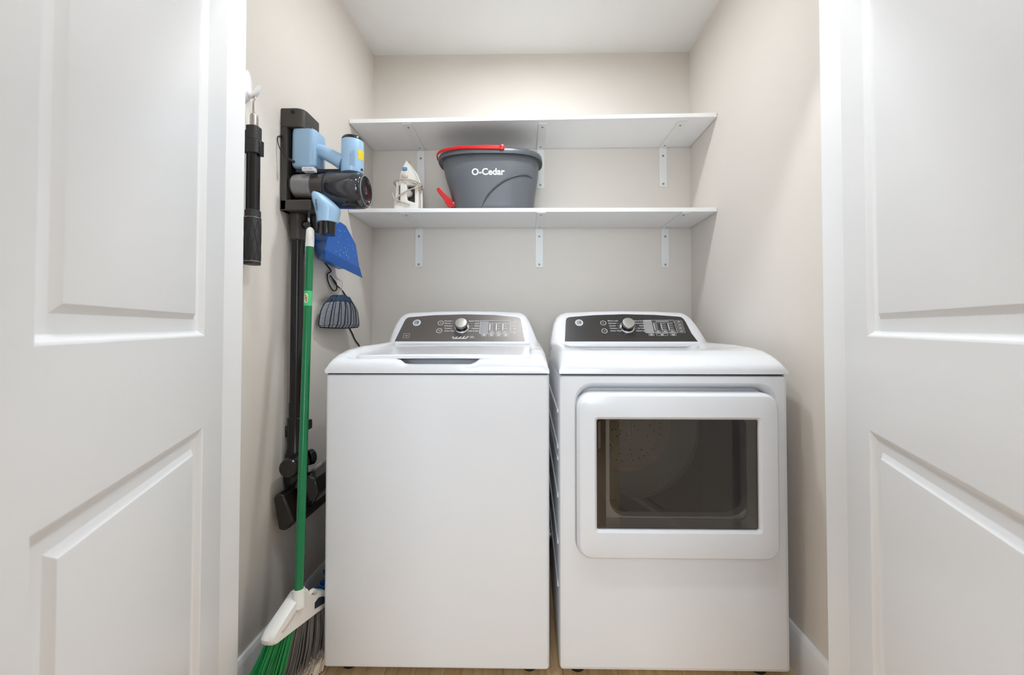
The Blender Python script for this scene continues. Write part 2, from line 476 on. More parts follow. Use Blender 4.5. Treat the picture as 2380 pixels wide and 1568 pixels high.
bracket(.688, UZ(.688), .69, 1.785, 'white bracket under the right end of the upper shelf')
bracket(-.573, LZ(-.573), -.562, 1.769, 'white bracket under the lower shelf below the clothes iron')
bracket(.050, LZ(.050), .052, 1.764, 'middle white bracket of the three under the lower shelf')
bracket(.696, LZ(.696), .695, 1.764, 'white bracket under the right end of the lower shelf above the dryer')

# ------------------------------------------------------------------ washer
FRP = Fr((0, 1.70, .9975), (1, 0, 0), (0, .6, .8), (0, -.8, .6))
def console(t, stations, arch_pts, panel_poly, name='console'):
    mb = MB(); rings = []
    for x, top, inset in stations:
        y0 = 1.692 + inset
        ztop = max(top, .99)
        def yplane(z): return 1.70 + max(0, (z - .9975)) * .75 + inset
        zs = min(ztop - .014, 1.2)
        prof = [(1.735 + inset, .955), (y0 + .012, .968), (y0, .980), (y0, .990), (1.6985 + inset, .9960)]
        for k in range(1, 6):
            z = .9965 + max(0, zs - .9965) * k / 5; prof.append((yplane(z), z))
        ye = prof[-1][0]; h = ztop - prof[-1][1]
        prof += [(ye + .009, prof[-1][1] + h * .62), (ye + .024, ztop - h * .08), (ye + .042, ztop), (1.872, ztop - .004), (1.885, ztop - .02 if ztop > 1.03 else ztop - .006), (1.885, .955)]
        rings.append([Vector((x, y, z)) for y, z in prof])
    mb.loft(rings)
    c = mb.build(name, 'appliance_white', t, angle=42)
    p = MB().prism(FRP, panel_poly, -.004, .0008).build('control_panel', 'panel_grey' if name == 'console' else 'panel_black', t, angle=0)
    return c, p

def dial(t, a, b):
    k = MB().lathe([(.0335, .0), (.0335, .006), (.030, .010)], FRP(a, b, 0), FRP.w, n=36).build('dial_ring', 'chrome', t)
    kb = MB().lathe([(.0275, .0), (.0275, .022), (.0255, .024)], FRP(a, b, 0), FRP.w, n=36).build('dial', 'knob_black', t)
    MB().lathe([(.0262, .0235), (.0262, .034), (.0245, .0375), (.020, .0382), (.001, .0382)], FRP(a, b, 0), FRP.w, n=36).build('cap', 'brushed', kb)

def emblem(t, a, b):
    e = MB().lathe([(.0175, 0), (.0175, .0016), (.0165, .0022), (.001, .0022)], FRP(a, b, 0), FRP.w, n=36).build('emblem', 'print_white', t)
    m = MB()
    fr = Fr(FRP(a, b, .0024), FRP.u, FRP.v, FRP.w)
    ring2d(m, fr, 0, 0, .0108, .0122, .0002, n=40)
    for q in range(4):
        t0 = R(45 + 90 * q)
        for s_ in range(2):
            pts = []
            for i in range(8):
                ph = t0 + (1 if s_ else -1) * R(i * 7); rr = .0104 - i * .0008
                pts.append((rr * math.cos(ph), rr * math.sin(ph)))
            for (p, q2) in zip(pts, pts[1:]): line2d(m, fr, *p, *q2, .0016, .0002)
    put_text(m, fr, 'GE', 0, 0, .0125, .0003, shear=.35, offset=.00025, space=.8)
    m.build('monogram', 'panel_black', e, angle=0)

def deck(t, xa, xb, prof, RX, bed, dip, yb=1.79):
    nx, y0 = 56, prof[0][0]
    ys = [y0 + (yb - y0) * (k / 54.) ** 1.35 for k in range(55)]
    z0 = .9195
    def hz(x, y):
        P = interp(prof, y)
        d = min(x - xa, xb - x)
        S = math.sqrt(max(0., 1 - (1 - min(d / RX, 1.)) ** 2))
        z = (z0 + .011) + max(0, P - (z0 + .011)) * S
        z = bed(x, y, d, z)
        return z + dip(x, y)
    xs = []
    for i in range(nx + 1):
        u = i / nx; u = .5 - .5 * math.cos(math.pi * u) if True else u
        xs.append(xa + (xb - xa) * (.35 * u + .65 * (i / nx)))
    rows = []
    for y in ys:
        zr = [hz(x, y) for x in xs]
        rows.append([Vector((xa, y, z0))] + [Vector((x, y, z)) for x, z in zip(xs, zr)] + [Vector((xb, y, z0))])
    mb = MB()
    front = [Vector((p.x, y0, z0)) for p in rows[0]]
    mb.grid([front] + rows)
    return mb, hz

WX = (-.6245, .0595)
washer = thing('washing_machine', (-.2825, 1.55, 0), 'white top-loading washing machine with flat plain front, left of the dryer', 'washing machine')
cab = MB().prism(Fr((0, 0, 0), (1, 0, 0), (0, 1, 0)), rrect(WX[0], WX[1], 1.21, 1.885, .012, 4), .035, .9155)
cab.build('cabinet', 'appliance_white', washer, angle=50, bevel=.006, seg=3)
MB().box(WX[0] + .006, WX[1] - .006, 1.216, 1.88, .90, .935).build('seam', 'dark_seam', washer, angle=0)
for fx in (WX[0] + .06, WX[1] - .06):
    for fy in (1.27, 1.83):
        MB().lathe([(.024, 0), (.024, .012), (.012, .014), (.012, .04)], (fx, fy, .0002), (0, 0, 1), n=16).build('foot', 'black_plastic', washer)
wprof = [(1.207, .9325), (1.2085, .944), (1.213, .954), (1.224, .9645), (1.25, .9755), (1.30, .986), (1.40, .993), (1.55, .9945), (1.70, .998), (1.9, .998)]
LID = (-.549, .0065, 1.236, 1.662)
def lidz(y): return .9615 + .0125 * (y - 1.236) / .43
def wbed(x, y, d, z):
    k = smooth((d - .048) / .028) * smooth((y - 1.215) / .03)
    return z * (1 - k) + min(z, lidz(y) - .006) * k
def wdip(x, y):
    xx = abs(x + .2785)
    return -.016 * smooth((.128 - xx) / .028) * smooth((y - 1.2075) / .012) * smooth((1.31 - y) / .03)
mb, whz = deck(washer, *WX, wprof, .032, wbed, wdip, 1.80)
mb.build('top_deck', 'appliance_white', washer, angle=60)
# lid
rows = []; xa, xb, ya, yb = LID; N = 40
def lidrow(y, dz, ins):
    c = .028; e = y - ya
    sh = c - math.sqrt(max(0, c * c - (c - e) ** 2)) if e < c else 0
    sh += ins
    return [Vector((xa + sh + (xb - xa - 2 * sh) * i / N, y, lidz(y) + dz + .003 * (1 - (2 * i / N - 1) ** 2))) for i in range(N + 1)]
ysl = [ya + (yb - ya) * (k / 30.) ** 1.8 for k in range(31)]
top = [lidrow(y, .011, .003) for y in ysl]
skl = []
mbl = MB(); mbl.grid(top)
rim_top = top[0] + [r[-1] for r in top[1:]] + top[-1][::-1][1:] + [r[0] for r in top[::-1][1:-1]]
cen = Vector(((xa + xb) / 2, (ya + yb) / 2, 0))
def outset(p, d, dz):
    v = Vector((p.x - cen.x, p.y - cen.y, 0)); 
    q = Vector((v.x / (xb - xa), v.y / (yb - ya), 0)); 
    if q.length: q.normalize()
    return Vector((p.x + q.x * d, p.y + q.y * d, p.z + dz))
r1 = [outset(p, .0028, -.0015) for p in rim_top]; r2 = [outset(p, .004, -.004) for p in rim_top]; r3 = [outset(p, .0035, -.0125) for p in rim_top]
mbl.loft([rim_top, r1, r2, r3], cap0=False, cap1=False)
lid = mbl.build('lid', 'appliance_white', washer, angle=50)
MB().box(-.58, .03, 1.6655, 1.70, .955, .9695).build('hinge_slot', 'dark_seam', washer, angle=0)
for hx in (-.578, .022):
    MB().lathe([(.011, 0), (.011, .016)], (hx - .008, 1.675, .974), (1, 0, 0), n=16).build('hinge_cap', 'bracket_white', washer)
st = [(-.613, .992, .03), (-.609, 1.012, .018), (-.602, 1.045, .008), (-.592, 1.082, .002), (-.580, 1.108, 0), (-.566, 1.1205, 0), (-.548, 1.1265, 0), (-.42, 1.1315, 0), (-.29, 1.1335, 0), (-.16, 1.1315, 0), (-.048, 1.1265, 0), (-.03, 1.1205, 0), (-.015, 1.108, 0), (0.0, 1.082, .002), (.016, 1.045, .008), (.029, 1.012, .018), (.036, .992, .03)]
poly = [(-.5795, .001), (-.0195, .001), (-.0375, .112), (-.0405, .124), (-.049, .1315), (-.062, .134), (-.16, .1455), (-.293, .1495), (-.43, .1445), (-.535, .1335), (-.546, .131), (-.554, .123), (-.558, .110)]
console(washer, st, None, poly)
dial(washer, -.297, .0745)
emblem(washer, -.501, .1012)
pr = MB()
for (a, b, s) in ((-.3943, .1002, 'O'), (-.395, .0576, '>II')):
    ring2d(pr, FRP, a, b, .0108, .0128, .0012)
    put_text(pr, FRP, s, a, b, .009, .0012)
for i, s in enumerate(('Normal', 'Whites', 'Delicates', 'Towels', 'Active Wear')):
    b = .1111 - i * .01368
    put_text(pr, FRP, s, -.379 + .0015 * i, b, .0094, .0012, align='LEFT', offset=.0001)
    line2d(pr, FRP, -.352 + (.006 if len(s) > 7 else 0), b, -.337, b, .0008, .0012)
for i, s in enumerate(('Speed Wash', 'Jeans', 'Bulky', 'Sanitize', 'Drain & Spin')):
    b = .1111 - i * .01368
    put_text(pr, FRP, s, -.2225, b, .0094, .0012, align='RIGHT', offset=.0001)
    line2d(pr, FRP, -.262, b, -.252, b, .0008, .0012)
def rr2(mb, x0, x1, y0, y1, r, w, c=.0012, sk=0.):
    o = rrect(x0, x1, y0, y1, r, 4); i = rrect(x0 + w, x1 - w, y0 + w, y1 - w, max(r - w, .0003), 4)
    f = lambda p: (p[0] + sk * (p[1] - (y0 + y1) / 2), p[1])
    frame2d(mb, FRP, [f(p) for p in o], [f(p) for p in i], c)
rr2(pr, -.219, -.0835, .0405, .1145, .006, .0015)
for i in range(4):
    b = .105 - i * .0187
    rr2(pr, -.0785, -.0545, b - .0058, b + .0058, .005, .001)
    line2d(pr, FRP, -.072, b - .001, -.061, b - .001, .003, .0012)
for i in range(3):
    a = -.164 + i * .0285
    rr2(pr, a - .011, a + .011, .0435, .0555, .005, .0011)
    line2d(pr, FRP, a - .006, .0495, a + .006, .0495, .0028, .0012)
    line2d(pr, FRP, a - .0105, .060, a - .0105, .096, .004, .0012)
    for k in range(5 if i == 0 else 3):
        bb = .094 - k * (.0082 if i == 0 else .0125); line2d(pr, FRP, a - .005, bb, a + .004 + (.004 if i == 2 else 0), bb, .0016, .0012)
line2d(pr, FRP, -.178, .0995, -.086, .0995, .0009, .0012)
for i in range(4):
    a = -.197 + i * .0313
    rr2(pr, a - .012, a + .012, .0275, .0385, .0045, .001)
    line2d(pr, FRP, a - .005, .033, a + .006, .034, .004, .0012)
rr2(pr, -.258, -.2395, .0178, .0288, .0055, .0009); line2d(pr, FRP, -.254, .0232, -.244, .0232, .002, .0012)
for i in range(5):
    line2d(pr, FRP, -.335 + i * .0155, .021 - .0006 * i, -.326 + i * .0155, .024 + .001 * i, .0035, .0012)
line2d(pr, FRP, -.330, .0165, -.272, .0165, .0032, .0012)
put_text(pr, FRP, '1st', -.5345, .0305, .010, .0012, offset=.0001)
rr2(pr, -.5475, -.5215, .0185, .0425, .002, .001)
tag(pr.build('lettering', 'print_white', washer, angle=0), kind='stuff')
dsp = MB().prism(FRP, rrect(-.2165, -.181, .0425, .1085, .003, 3), 0, .0011).build('display', 'display_grey', washer, angle=0)

# ------------------------------------------------------------------ dryer
DX = (.0885, .768); DY = 1.20
dryer = thing('clothes_dryer', (.428, 1.55, 0), 'white front-loading clothes dryer with dark glass window in its door', 'dryer')
ZB, ZT = .043, .9155
OP = rrect(.1345, .7335, .376, .893, .052, 8)          # door recess in the front
n = len(OP); 
def rect_match(poly, x0, x1, z0, z1):
    out = []; cx, cz = (x0 + x1) / 2, (z0 + z1) / 2
    m = len(poly) // 4; c = [(x1, z1), (x0, z1), (x0, z0), (x1, z0)]
    for q in range(4):
        for i in range(m): out.append(c[q])
    return out
def front_ring(poly, y): return [Vector((x, y, z)) for x, z in poly]
x0, x1 = DX
fb = MB()
rc = .012
outer = rrect(x0 + rc, x1 - rc, ZB + rc, ZT - .004, .0005, 8)
OP2 = rrect(.150, .718, .392, .872, .045, 8)
# face ring, recess walls and recess floor ring down to the drum opening
DO = rrect(.246, .690, .479, .845, [.10, .06, .05, .09], 8)
fb.loft([front_ring(outer, DY), front_ring(OP, DY), front_ring(rrect(.138, .730, .38, .889, .05, 8), DY + .004), front_ring(OP2, DY + .033), front_ring(DO, DY + .04), front_ring(DO, DY + .07)], cap0=False, cap1=False)
o2 = rrect(x0, x1, ZB, ZT, .010, 8)
o1 = rrect(x0 + .0035, x1 - .0035, ZB + .0035, ZT - .002, .008, 8)
fb.loft([front_ring(outer, DY), front_ring(o1, DY + .003), front_ring(o2, DY + .012), front_ring(o2, 1.905)], cap0=False, cap1=True)
fb.build('cabinet', 'appliance_white', dryer, angle=35)
MB().box(x0 + .006, x1 - .006, DY + .08, 1.90, .905, .935).build('seam', 'dark_seam', dryer, angle=0)
MB().box(x0 + .006, x1 - .006, DY + .006, DY + .08, .9165, .935).build('seam', 'dark_seam', dryer, angle=0)
for fx in (x0 + .06, x1 - .06):
    for fy in (1.27, 1.83):
        MB().lathe([(.024, 0), (.024, .012), (.012, .014), (.012, .05)], (fx, fy, .0002), (0, 0, 1), n=16).build('foot', 'black_plastic', dryer)
# ribs pressed in the left side
for z in (.80, .69, .655, .54, .40, .27):
    MB().fbox(Fr((x0, 1.235, z), (0, 1, 0), (0, 0, 1), (-1, 0, 0)), 0, .62, -.006, .006, -.002, .0045).build('side_rib', 'appliance_white', dryer, angle=0, bevel=.004)
dprof = [(DY - .003, .9325), (DY - .0015, .941), (DY + .008, .9515), (DY + .025, .962), (DY + .05, .973), (DY + .09, .984), (DY + .15, .991), (DY + .25, .9955), (1.70, .9965), (1.95, .9965)]
def dbed(x, y, d, z):
    k = smooth((d - .02) / .10) * smooth((y - 1.27) / .3)
    return z - .024 * k
mb, dhz = deck(dryer, *DX, dprof, .022, dbed, lambda x, y: 0., 1.80)
mb.build('top_deck', 'appliance_white', dryer, angle=60)
st = [(.091, .994, .03), (.094, 1.014, .018), (.100, 1.045, .008), (.110, 1.080, .002), (.123, 1.104, 0), (.140, 1.118, 0), (.165, 1.126, 0), (.30, 1.1315, 0), (.425, 1.1335, 0), (.56, 1.1315, 0), (.680, 1.1265, 0), (.697, 1.120, 0), (.712, 1.106, 0), (.728, 1.078, .002), (.743, 1.042, .008), (.756, 1.012, .018), (.765, .994, .03)]
poly = [(.150, .001), (.713, .001), (.697, .045), (.687, .105), (.682, .122), (.674, .1325), (.660, .136), (.56, .1455), (.422, .1495), (.29, .1445), (.180, .1335), (.169, .130), (.1625, .122), (.160, .108)]
console(dryer, st, None, poly, 'dryer_console')
dial(dryer, .425, .0755)
emblem(dryer, .2184, .1013)
pr = MB()
for (a, b, s) in ((.3243, .1001, 'O'), (.3249, .0566, '>II')):
    ring2d(pr, FRP, a, b, .0108, .0128, .0012); put_text(pr, FRP, s, a, b, .009, .0012)
for i, s in enumerate(('Mixed Load', 'Delicates', 'Casuals', 'Cottons', 'Active Wear')):
    b = .1118 - i * .01368
    put_text(pr, FRP, s, .345 + .0015 * i, b, .0094, .0012, align='LEFT', offset=.0001)
    if i < 4: line2d(pr, FRP, .384, b, .391, b, .0008, .0012)
for i, s in enumerate(('Speed Dry', 'Timed Dry', 'Bulky', 'Air Fluff', 'Warm Up')):
    b = .1118 - i * .01368
    put_text(pr, FRP, s, .501, b, .0094, .0012, align='RIGHT', offset=.0001)
    line2d(pr, FRP, .461, b, .468, b, .0008, .0012)
rr2(pr, .5005, .6385, .0455, .1155, .004, .0015)
line2d(pr, FRP, .5375, .047, .5375, .114, .0009, .0012)
line2d(pr, FRP, .539, .1035, .637, .1035, .0007, .0012)
line2d(pr, FRP, .556, .1085, .612, .1085, .0022, .0012)
for i in range(4):
    b = .1075 - i * .0178
    rr2(pr, .6435, .6715, b - .0068, b + .0068, .002, .001); line2d(pr, FRP, .650, b, .664, b, .0028, .0012)
for i in range(3):
    a = .555 + i * .031
    rr2(pr, a - .0125, a + .0125, .0485, .0595, .003, .001); line2d(pr, FRP, a - .006, .054, a + .007, .054, .003, .0012)
    line2d(pr, FRP, a - .0105, .062, a - .0105, .099, .003, .0012)
    for k in range(5 if i == 0 else 4):
        bb = .097 - k * (.0078 if i == 0 else .0105); line2d(pr, FRP, a - .0075, bb, a + .004 + (.005 if i else 0), bb, .0017, .0012)
for (a, hw) in ((.524, .012), (.570, .025), (.618, .012)):
    rr2(pr, a - hw, a + hw, .031, .0425, .004, .001); line2d(pr, FRP, a - .006, .0365, a + .006, .0365, .004, .0012)
tag(pr.build('lettering', 'print_white', dryer, angle=0), kind='stuff')
MB().prism(FRP, rrect(.5035, .5365, .048, .109, .002, 3), 0, .0011).build('display', 'display_grey', dryer, angle=0)
line = MB(); line2d(line, FRP, .505, .1115, .5355, .1115, .0028, .0012); line.build('display_bar', 'print_white', dryer, angle=0)
# door of the dryer
ds = MB()
DO_o = rrect(.1395, .7285, .382, .866, .045, 8)
def ins(d, dz0=0): return rrect(.1395 + d, .7285 - d, .382 + d, .866 - d, max(.045 - d, .004), 8)
WN = rrect(.190, .6745, .4615, .797, .010, 8); WN2 = rrect(.1965, .668, .468, .7895, .006, 8)
yd = DY - .028
ds.loft([front_ring(DO_o, DY + .02), front_ring(DO_o, yd + .016), front_ring(ins(.002), yd + .008), front_ring(ins(.008), yd + .0015), front_ring(ins(.014), yd), front_ring(WN, yd), front_ring(WN2, yd + .007), front_ring(WN2, yd + .018), front_ring(rrect(.205, .66, .476, .781, .02, 8), DY + .03), front_ring(ins(.03), DY + .03)], cap0=False, cap1=False)
dd = ds.build('door', 'appliance_white', dryer, angle=32)
MB().prism(Fr((0, yd + .014, 0), (1, 0, 0), (0, 0, 1), (0, -1, 0)), rrect(.1955, .669, .467, .7905, .006, 4), -.001, .001).build('window', 'dryer_glass', dd, angle=0)
MB().box(.1962, .226, DY - .008, DY + .030, .470, .788).build('door_liner', 'panel_black', dd, angle=0)
MB().box(.203, .2105, DY - .0105, DY - .008, .700, .780).build('hinge_plate', 'bulkhead', dd, angle=0, bevel=.001)
# drum
DC = (.425, .622)
def circ(c, r, y, n=56, a0=0): return [Vector((c[0] + r * math.cos(2 * math.pi * i / n), y, c[1] + r * math.sin(2 * math.pi * i / n))) for i in range(n)]
MB().loft([circ(DC, .262, DY + .072), circ(DC, .30, DY + .08), circ(DC, .318, DY + .10), circ(DC, .318, 1.80)], cap0=False, cap1=False).build('drum', 'drum_wall', dryer, fixn=False)
MB().loft([circ(DC, .318, 1.76), circ(DC, .315, 1.785), circ(DC, .205, 1.79)], cap0=False, cap1=False).build('drum_back_ring', 'drum_grey', dryer)
hub = MB(); hub.loft([circ(DC, .207, 1.788), circ(DC, .203, 1.782), circ(DC, .14, 1.789)], cap0=False, cap1=True)
plate = hub.build('drum_back_plate', 'drum_steel', dryer)
sp = MB()
pent = [Vector((DC[0] - .03 + .075 * math.cos(R(90 + 72 * k + 18)), 1.784, DC[1] - .02 + .075 * math.sin(R(90 + 72 * k + 18)))) for k in range(5)]
for k in range(5):
    sp.tube([pent[k], pent[(k + 1) % 5]], 0.006, 6); d = (pent[k] - Vector((DC[0] - .03, 1.784, DC[1] - .02))).normalized()
    q = pent[k].copy()
    while (Vector((q.x - DC[0], 0, q.z - DC[1]))).length < .198: q += d * .005
    sp.tube([pent[k], q], .006, 6)
sp.build('spoke', 'baffle', plate)
hl = MB(); gl = MB(); random.seed(3)
spots = []
for rr_, nn in ((.196, 60), (.187, 56), (.178, 52), (.168, 48), (.157, 40), (.128, 16), (.108, 14), (.06, 10), (.045, 9), (.03, 7)):
    for k in range(nn):
        a_ = 2 * math.pi * (k + .5 * (nn % 3)) / nn + random.uniform(-.02, .02)
        spots.append((rr_ * math.cos(a_), rr_ * math.sin(a_)))
for k, (dx, dz) in enumerate(spots):
    hl.lathe([(.0030, 0), (.0030, .0012)], (DC[0] + dx, 1.7872, DC[1] + dz), (0, -1, 0), n=8)
    if k % 2 == 0: gl.sphere((DC[0] + dx + .0032, 1.786, DC[1] + dz + .0032), .0022, 6, 4)
tag(hl.build('perforation', 'knob_black', plate), kind='stuff')
tag(gl.build('glint', 'baffle', plate), kind='stuff')  # pale beads stand in for bright glints beside the holes
bf = MB(); bA, bB = Vector((.392, 1.74, .345)), Vector((.540, 1.31, .365))
dv = (bB - bA).normalized(); sd = Vector((dv.y, -dv.x, 0))
bf.loft([[p + sd * .022 + Vector((0, 0, -.04)), p + sd * .010 + Vector((0, 0, .012)), p - sd * .010 + Vector((0, 0, .012)), p - sd * .022 + Vector((0, 0, -.04))] for p in (bA, bB)])
bf.build('baffle', 'baffle', dryer, angle=20)

# duct on the floor behind
dk = MB(); rr_ = []
pts = [Vector((-.12 + .02 * k, 1.955, .056)) for k in range(18)]
dk.tube(pts, [.05 if k % 2 else .043 for k in range(18)], 18)
tag(dk.build('vent_duct', 'foil', loc=(0.05, 1.955, 0), angle=60), 'silver foil vent duct on the floor behind the machines', 'duct')

# ------------------------------------------------------------------ wall plate
sp_ = thing('wall_plate', (XR, 1.11, 1.07), 'thin white wall plate seen edge on beside the right jamb', 'wall plate')
MB().box(XR - .006, XR - .0002, 1.055, 1.128, 1.066, 1.182).build('plate', 'plate_white', sp_, bevel=.002)
MB().box(XR - .010, XR - .006, 1.083, 1.100, 1.108, 1.140).build('toggle', 'plate_white', sp_, bevel=.001)

# ------------------------------------------------------------------ vacuum dock on the left wall
dock = thing('vacuum_dock', (XL, 1.33, 1.44), 'dark grey wall dock holding the blue cordless vacuum', 'vacuum dock')
FZ = Fr((0, 0, 0), (1, 0, 0), (0, 1, 0), (0, 0, 1))
def zprism(poly, z0, z1): return MB().prism(FZ, poly, z0, z1)
DX0 = XL + .0005
cap_poly = [(DX0, 1.28), (-.764, 1.28), (-.753, 1.284), (-.745, 1.292), (-.7415, 1.303), (-.7415, 1.38), (DX0, 1.385)]
zprism(cap_poly, 1.7165, 1.779).build('top_cover', 'dock_grey', dock, angle=30, bevel=.003)
zprism(rrect(DX0, -.795, 1.28, 1.385, .003, 3), 1.441, 1.717).build('back_plate', 'dock_grey', dock, angle=30, bevel=.002)
MB().box(-.7955, -.790, 1.292, 1.38, 1.476, 1.716).build('recess', 'black_plastic', dock, angle=0)
zprism(rrect(DX0, -.714, 1.28, 1.375, .004, 3), 1.441, 1.477).build('lower_bracket', 'dock_grey', dock, angle=30, bevel=.004)
MB().lathe([(.0062, 0), (.0062, .0012)], (-.777, 1.2795, 1.765), (0, -1, 0), n=18).build('screw_hole', 'knob_black', dock)
MB().lathe([(.015, 0), (.022, .03), (.022, .0535)], (-.731, 1.352, 1.3865), (0, 0, 1), n=20, sx=1.0).build('wand_clip', 'black_plastic', dock)
lg = MB(); fl = Fr((-.741, 1.345, 1.737), (0, 1, 0), (0, 0, 1), (1, 0, 0))
for k, hgt in enumerate((.006, .005, .007, .006, .0065, .006, .006)):
    line2d(lg, fl, -.012 + k * .0052, -hgt / 2, -.0105 + k * .0052, hgt / 2, .0016, .0004)
    if k % 2: line2d(lg, fl, -.013 + k * .0052, -.001, -.010 + k * .0052, -.001, .0014, .0004)
lg.build('logo', 'print_white', dock, angle=0)
cc = catmull([(-.812, 1.279, 1.6835), (-.815, 1.266, 1.678), (-.8135, 1.262, 1.66), (-.806, 1.262, 1.635), (-.795, 1.266, 1.615), (-.782, 1.270, 1.606), (-.774, 1.271, 1.603)])
cb = MB().tube(cc, .0014, 6).build('charging_cord', 'cord_black', dock)
MB().tube([(-.781, 1.270, 1.6055), (-.765, 1.272, 1.596)], [.0042, .0046], 8).build('plug', 'black_gloss', cb)
MB().tube([(-.8145, 1.2765, 1.684), (-.810, 1.2785, 1.684)], .004, 8).build('grommet', 'black_plastic', cb)

# ------------------------------------------------------------------ cordless vacuum
vac = thing('cordless_vacuum', (-.70, 1.32, 1.37), 'light blue cordless stick vacuum with smoky dust cup in the wall dock', 'vacuum cleaner')
def rbox_rings(x0, x1, y0, y1, zs, r):
    return [[Vector((x, y, z)) for x, y in rrect(x0 + d, x1 - d, y0 + d, y1 - d, r, 5)] for z, d in zs]
b = MB().loft(rbox_rings(-.7895, -.708, 1.2865, 1.372, [(1.587, .010), (1.5905, .003), (1.597, 0), (1.70, 0), (1.7145, .0015)], .02))
b.build('battery', 'vac_blue', vac)
hd = catmull([(-.720, 1.325, 1.6555), (-.695, 1.325, 1.650), (-.665, 1.325, 1.634), (-.625, 1.325, 1.612)], 5)
MB().tube(hd, [.0285, .0265, .0245, .0235, .023] + [.0225] * (len(hd) - 10) + [.023, .024, .0255, .027, .029], 18).build('handle', 'vac_blue', vac)
mc = (-.598, 1.325, 0)
mh = MB().lathe([(.030, 1.575), (.0345, 1.577), (.036, 1.585), (.0362, 1.64), (.0355, 1.685), (.034, 1.688)], mc, (0, 0, 1), n=36)
mo = mh.build('motor_housing', 'vac_blue', vac)
MB().lathe([(.0352, 1.6855), (.0345, 1.6925), (.031, 1.698), (.024, 1.7005), (.001, 1.701)], mc, (0, 0, 1), n=36).build('motor_cap', 'black_gloss', vac)
vt = MB()
for i in range(5):
    for k in range(13):
        ang = R(-98 + i * 5.2 + 20); z = 1.592 + k * .0042 + (i % 2) * .0021
        if k > 9 and i < k - 9: continue
        c = Vector((mc[0] + .0364 * math.cos(ang), mc[1] + .0364 * math.sin(ang), z))
        tn = Vector((-math.sin(ang), math.cos(ang), 0))
        q = [c - tn * .0012 - Vector((0, 0, .0013)), c + tn * .0012 + Vector((0, 0, .0002)), c + tn * .0012 + Vector((0, 0, .0013)), c - tn * .0012 - Vector((0, 0, .0002))]
        vt.add(q, [(0, 1, 2, 3)])
tag(vt.build('vent', 'vac_vent', mo, angle=0), kind='stuff')
def arc_patch(a0, a1, z0, z1, r=.0366, n=6):
    m = MB(); m.grid([[Vector((mc[0] + r * math.cos(R(a0 + (a1 - a0) * i / n)), mc[1] + r * math.sin(R(a0 + (a1 - a0) * i / n)), z)) for i in range(n + 1)] for z in (z0, z1)]); return m
arc_patch(-38, 8, 1.619, 1.652).build('sticker', 'sticker_yellow', mo)
MB().lathe([(.006, -.004), (.006, .002)], (mc[0] + .034 * math.cos(R(-12)), mc[1] + .034 * math.sin(R(-12)), 1.586), (math.cos(R(-12)), math.sin(R(-12)), -.2), n=14).build('lock_button', 'black_gloss', mo)
cy = 1.325
def xring(x, r, z, n=36, sy=1.): return [Vector((x, cy + r * sy * math.cos(2 * math.pi * i / n), z + r * math.sin(2 * math.pi * i / n))) for i in range(n)]
cupz = 1.5245
MB().loft([xring(-.789, .042, 1.532), xring(-.7885, .0445, 1.532), xring(-.70, .050, 1.5275), xring(-.672, .056, 1.522)], cap0=True, cap1=False).build('dust_cup', 'cup_clear', vac)
MB().loft([xring(-.785, .041, 1.532), xring(-.722, .0455, 1.530)], True, True).build('lint_ring', 'dust_lint', vac)
MB().loft([xring(-.7215, .040, 1.528), xring(-.695, .046, 1.5275), xring(-.672, .049, 1.524)], True, True).build('filter', 'lint_brown', vac)
MB().loft([xring(-.6735, .054, 1.521), xring(-.6735, .0585, 1.521), xring(-.668, .0592, 1.521), xring(-.665, .0578, 1.521)], True, True).build('seal_ring', 'black_plastic', vac)
MB().loft([xring(-.666, .0585, 1.5205), xring(-.655, .0600, 1.520), xring(-.590, .0605, 1.519), xring(-.566, .0592, 1.5185), xring(-.556, .0560, 1.518), xring(-.5505, .0515, 1.518), xring(-.5495, .047, 1.518), xring(-.556, .044, 1.518)], True, True).build('cyclone_cover', 'smoke', vac)
MB().loft([xring(-.5565, .0435, 1.518), xring(-.553, .040, 1.518), xring(-.552, .030, 1.518)], False, True).build('end_lens', 'black_gloss', vac)
MB().tube(xring(-.5500, .0490, 1.518), .0016, 6, closed=True).build('end_rim', 'display_grey', vac)
MB().loft([xring(-.5522, .014, 1.520), xring(-.5512, .012, 1.520)], True, True).build('end_badge', 'lens_red', vac)
MB().box(-.785, -.625, 1.308, 1.345, 1.575, 1.588).build('top_rail', 'black_gloss', vac, bevel=.002)
fw = Fr((-.738, 1.2900, 1.5735), (1, 0, 0), (0, 0, 1), (0, -1, 0))
tagm = MB().fbox(fw, 0, .038, -.007, .0055, 0, .021).build('tag', 'sticker_white', vac, angle=0)
tl = MB()
for a, wd in ((.006, .004), (.012, .003), (.017, .002), (.022, .005), (.029, .004)): line2d(tl, fw, a, -.0015, a + wd, -.0015, .0022, .0214)
tl.build('print', 'print_grey', tagm, angle=0)
def ering(cx, yc, z, rx, ry, n=28, tilt=0.): return [Vector((cx + rx * math.cos(2 * math.pi * i / n), yc + ry * math.sin(2 * math.pi * i / n), z + tilt * math.cos(2 * math.pi * i / n))) for i in range(n)]
nk = [ering(-.690, 1.286, 1.4985, .006, .010, tilt=-.001), ering(-.686, 1.286, 1.495, .020, .026, tilt=-.006), ering(-.678, 1.287, 1.482, .034, .034, tilt=-.012), ering(-.668, 1.290, 1.462, .043, .036, tilt=-.012), ering(-.664, 1.292, 1.445, .041, .034, tilt=-.006), ering(-.664, 1.294, 1.422, .035, .032, tilt=-.002), ering(-.6655, 1.295, 1.4045, .0325, .031), ering(-.6655, 1.295, 1.4035, .029, .028)]
nkm = MB().loft(nk, True, True).build('nozzle_neck', 'vac_blue', vac)
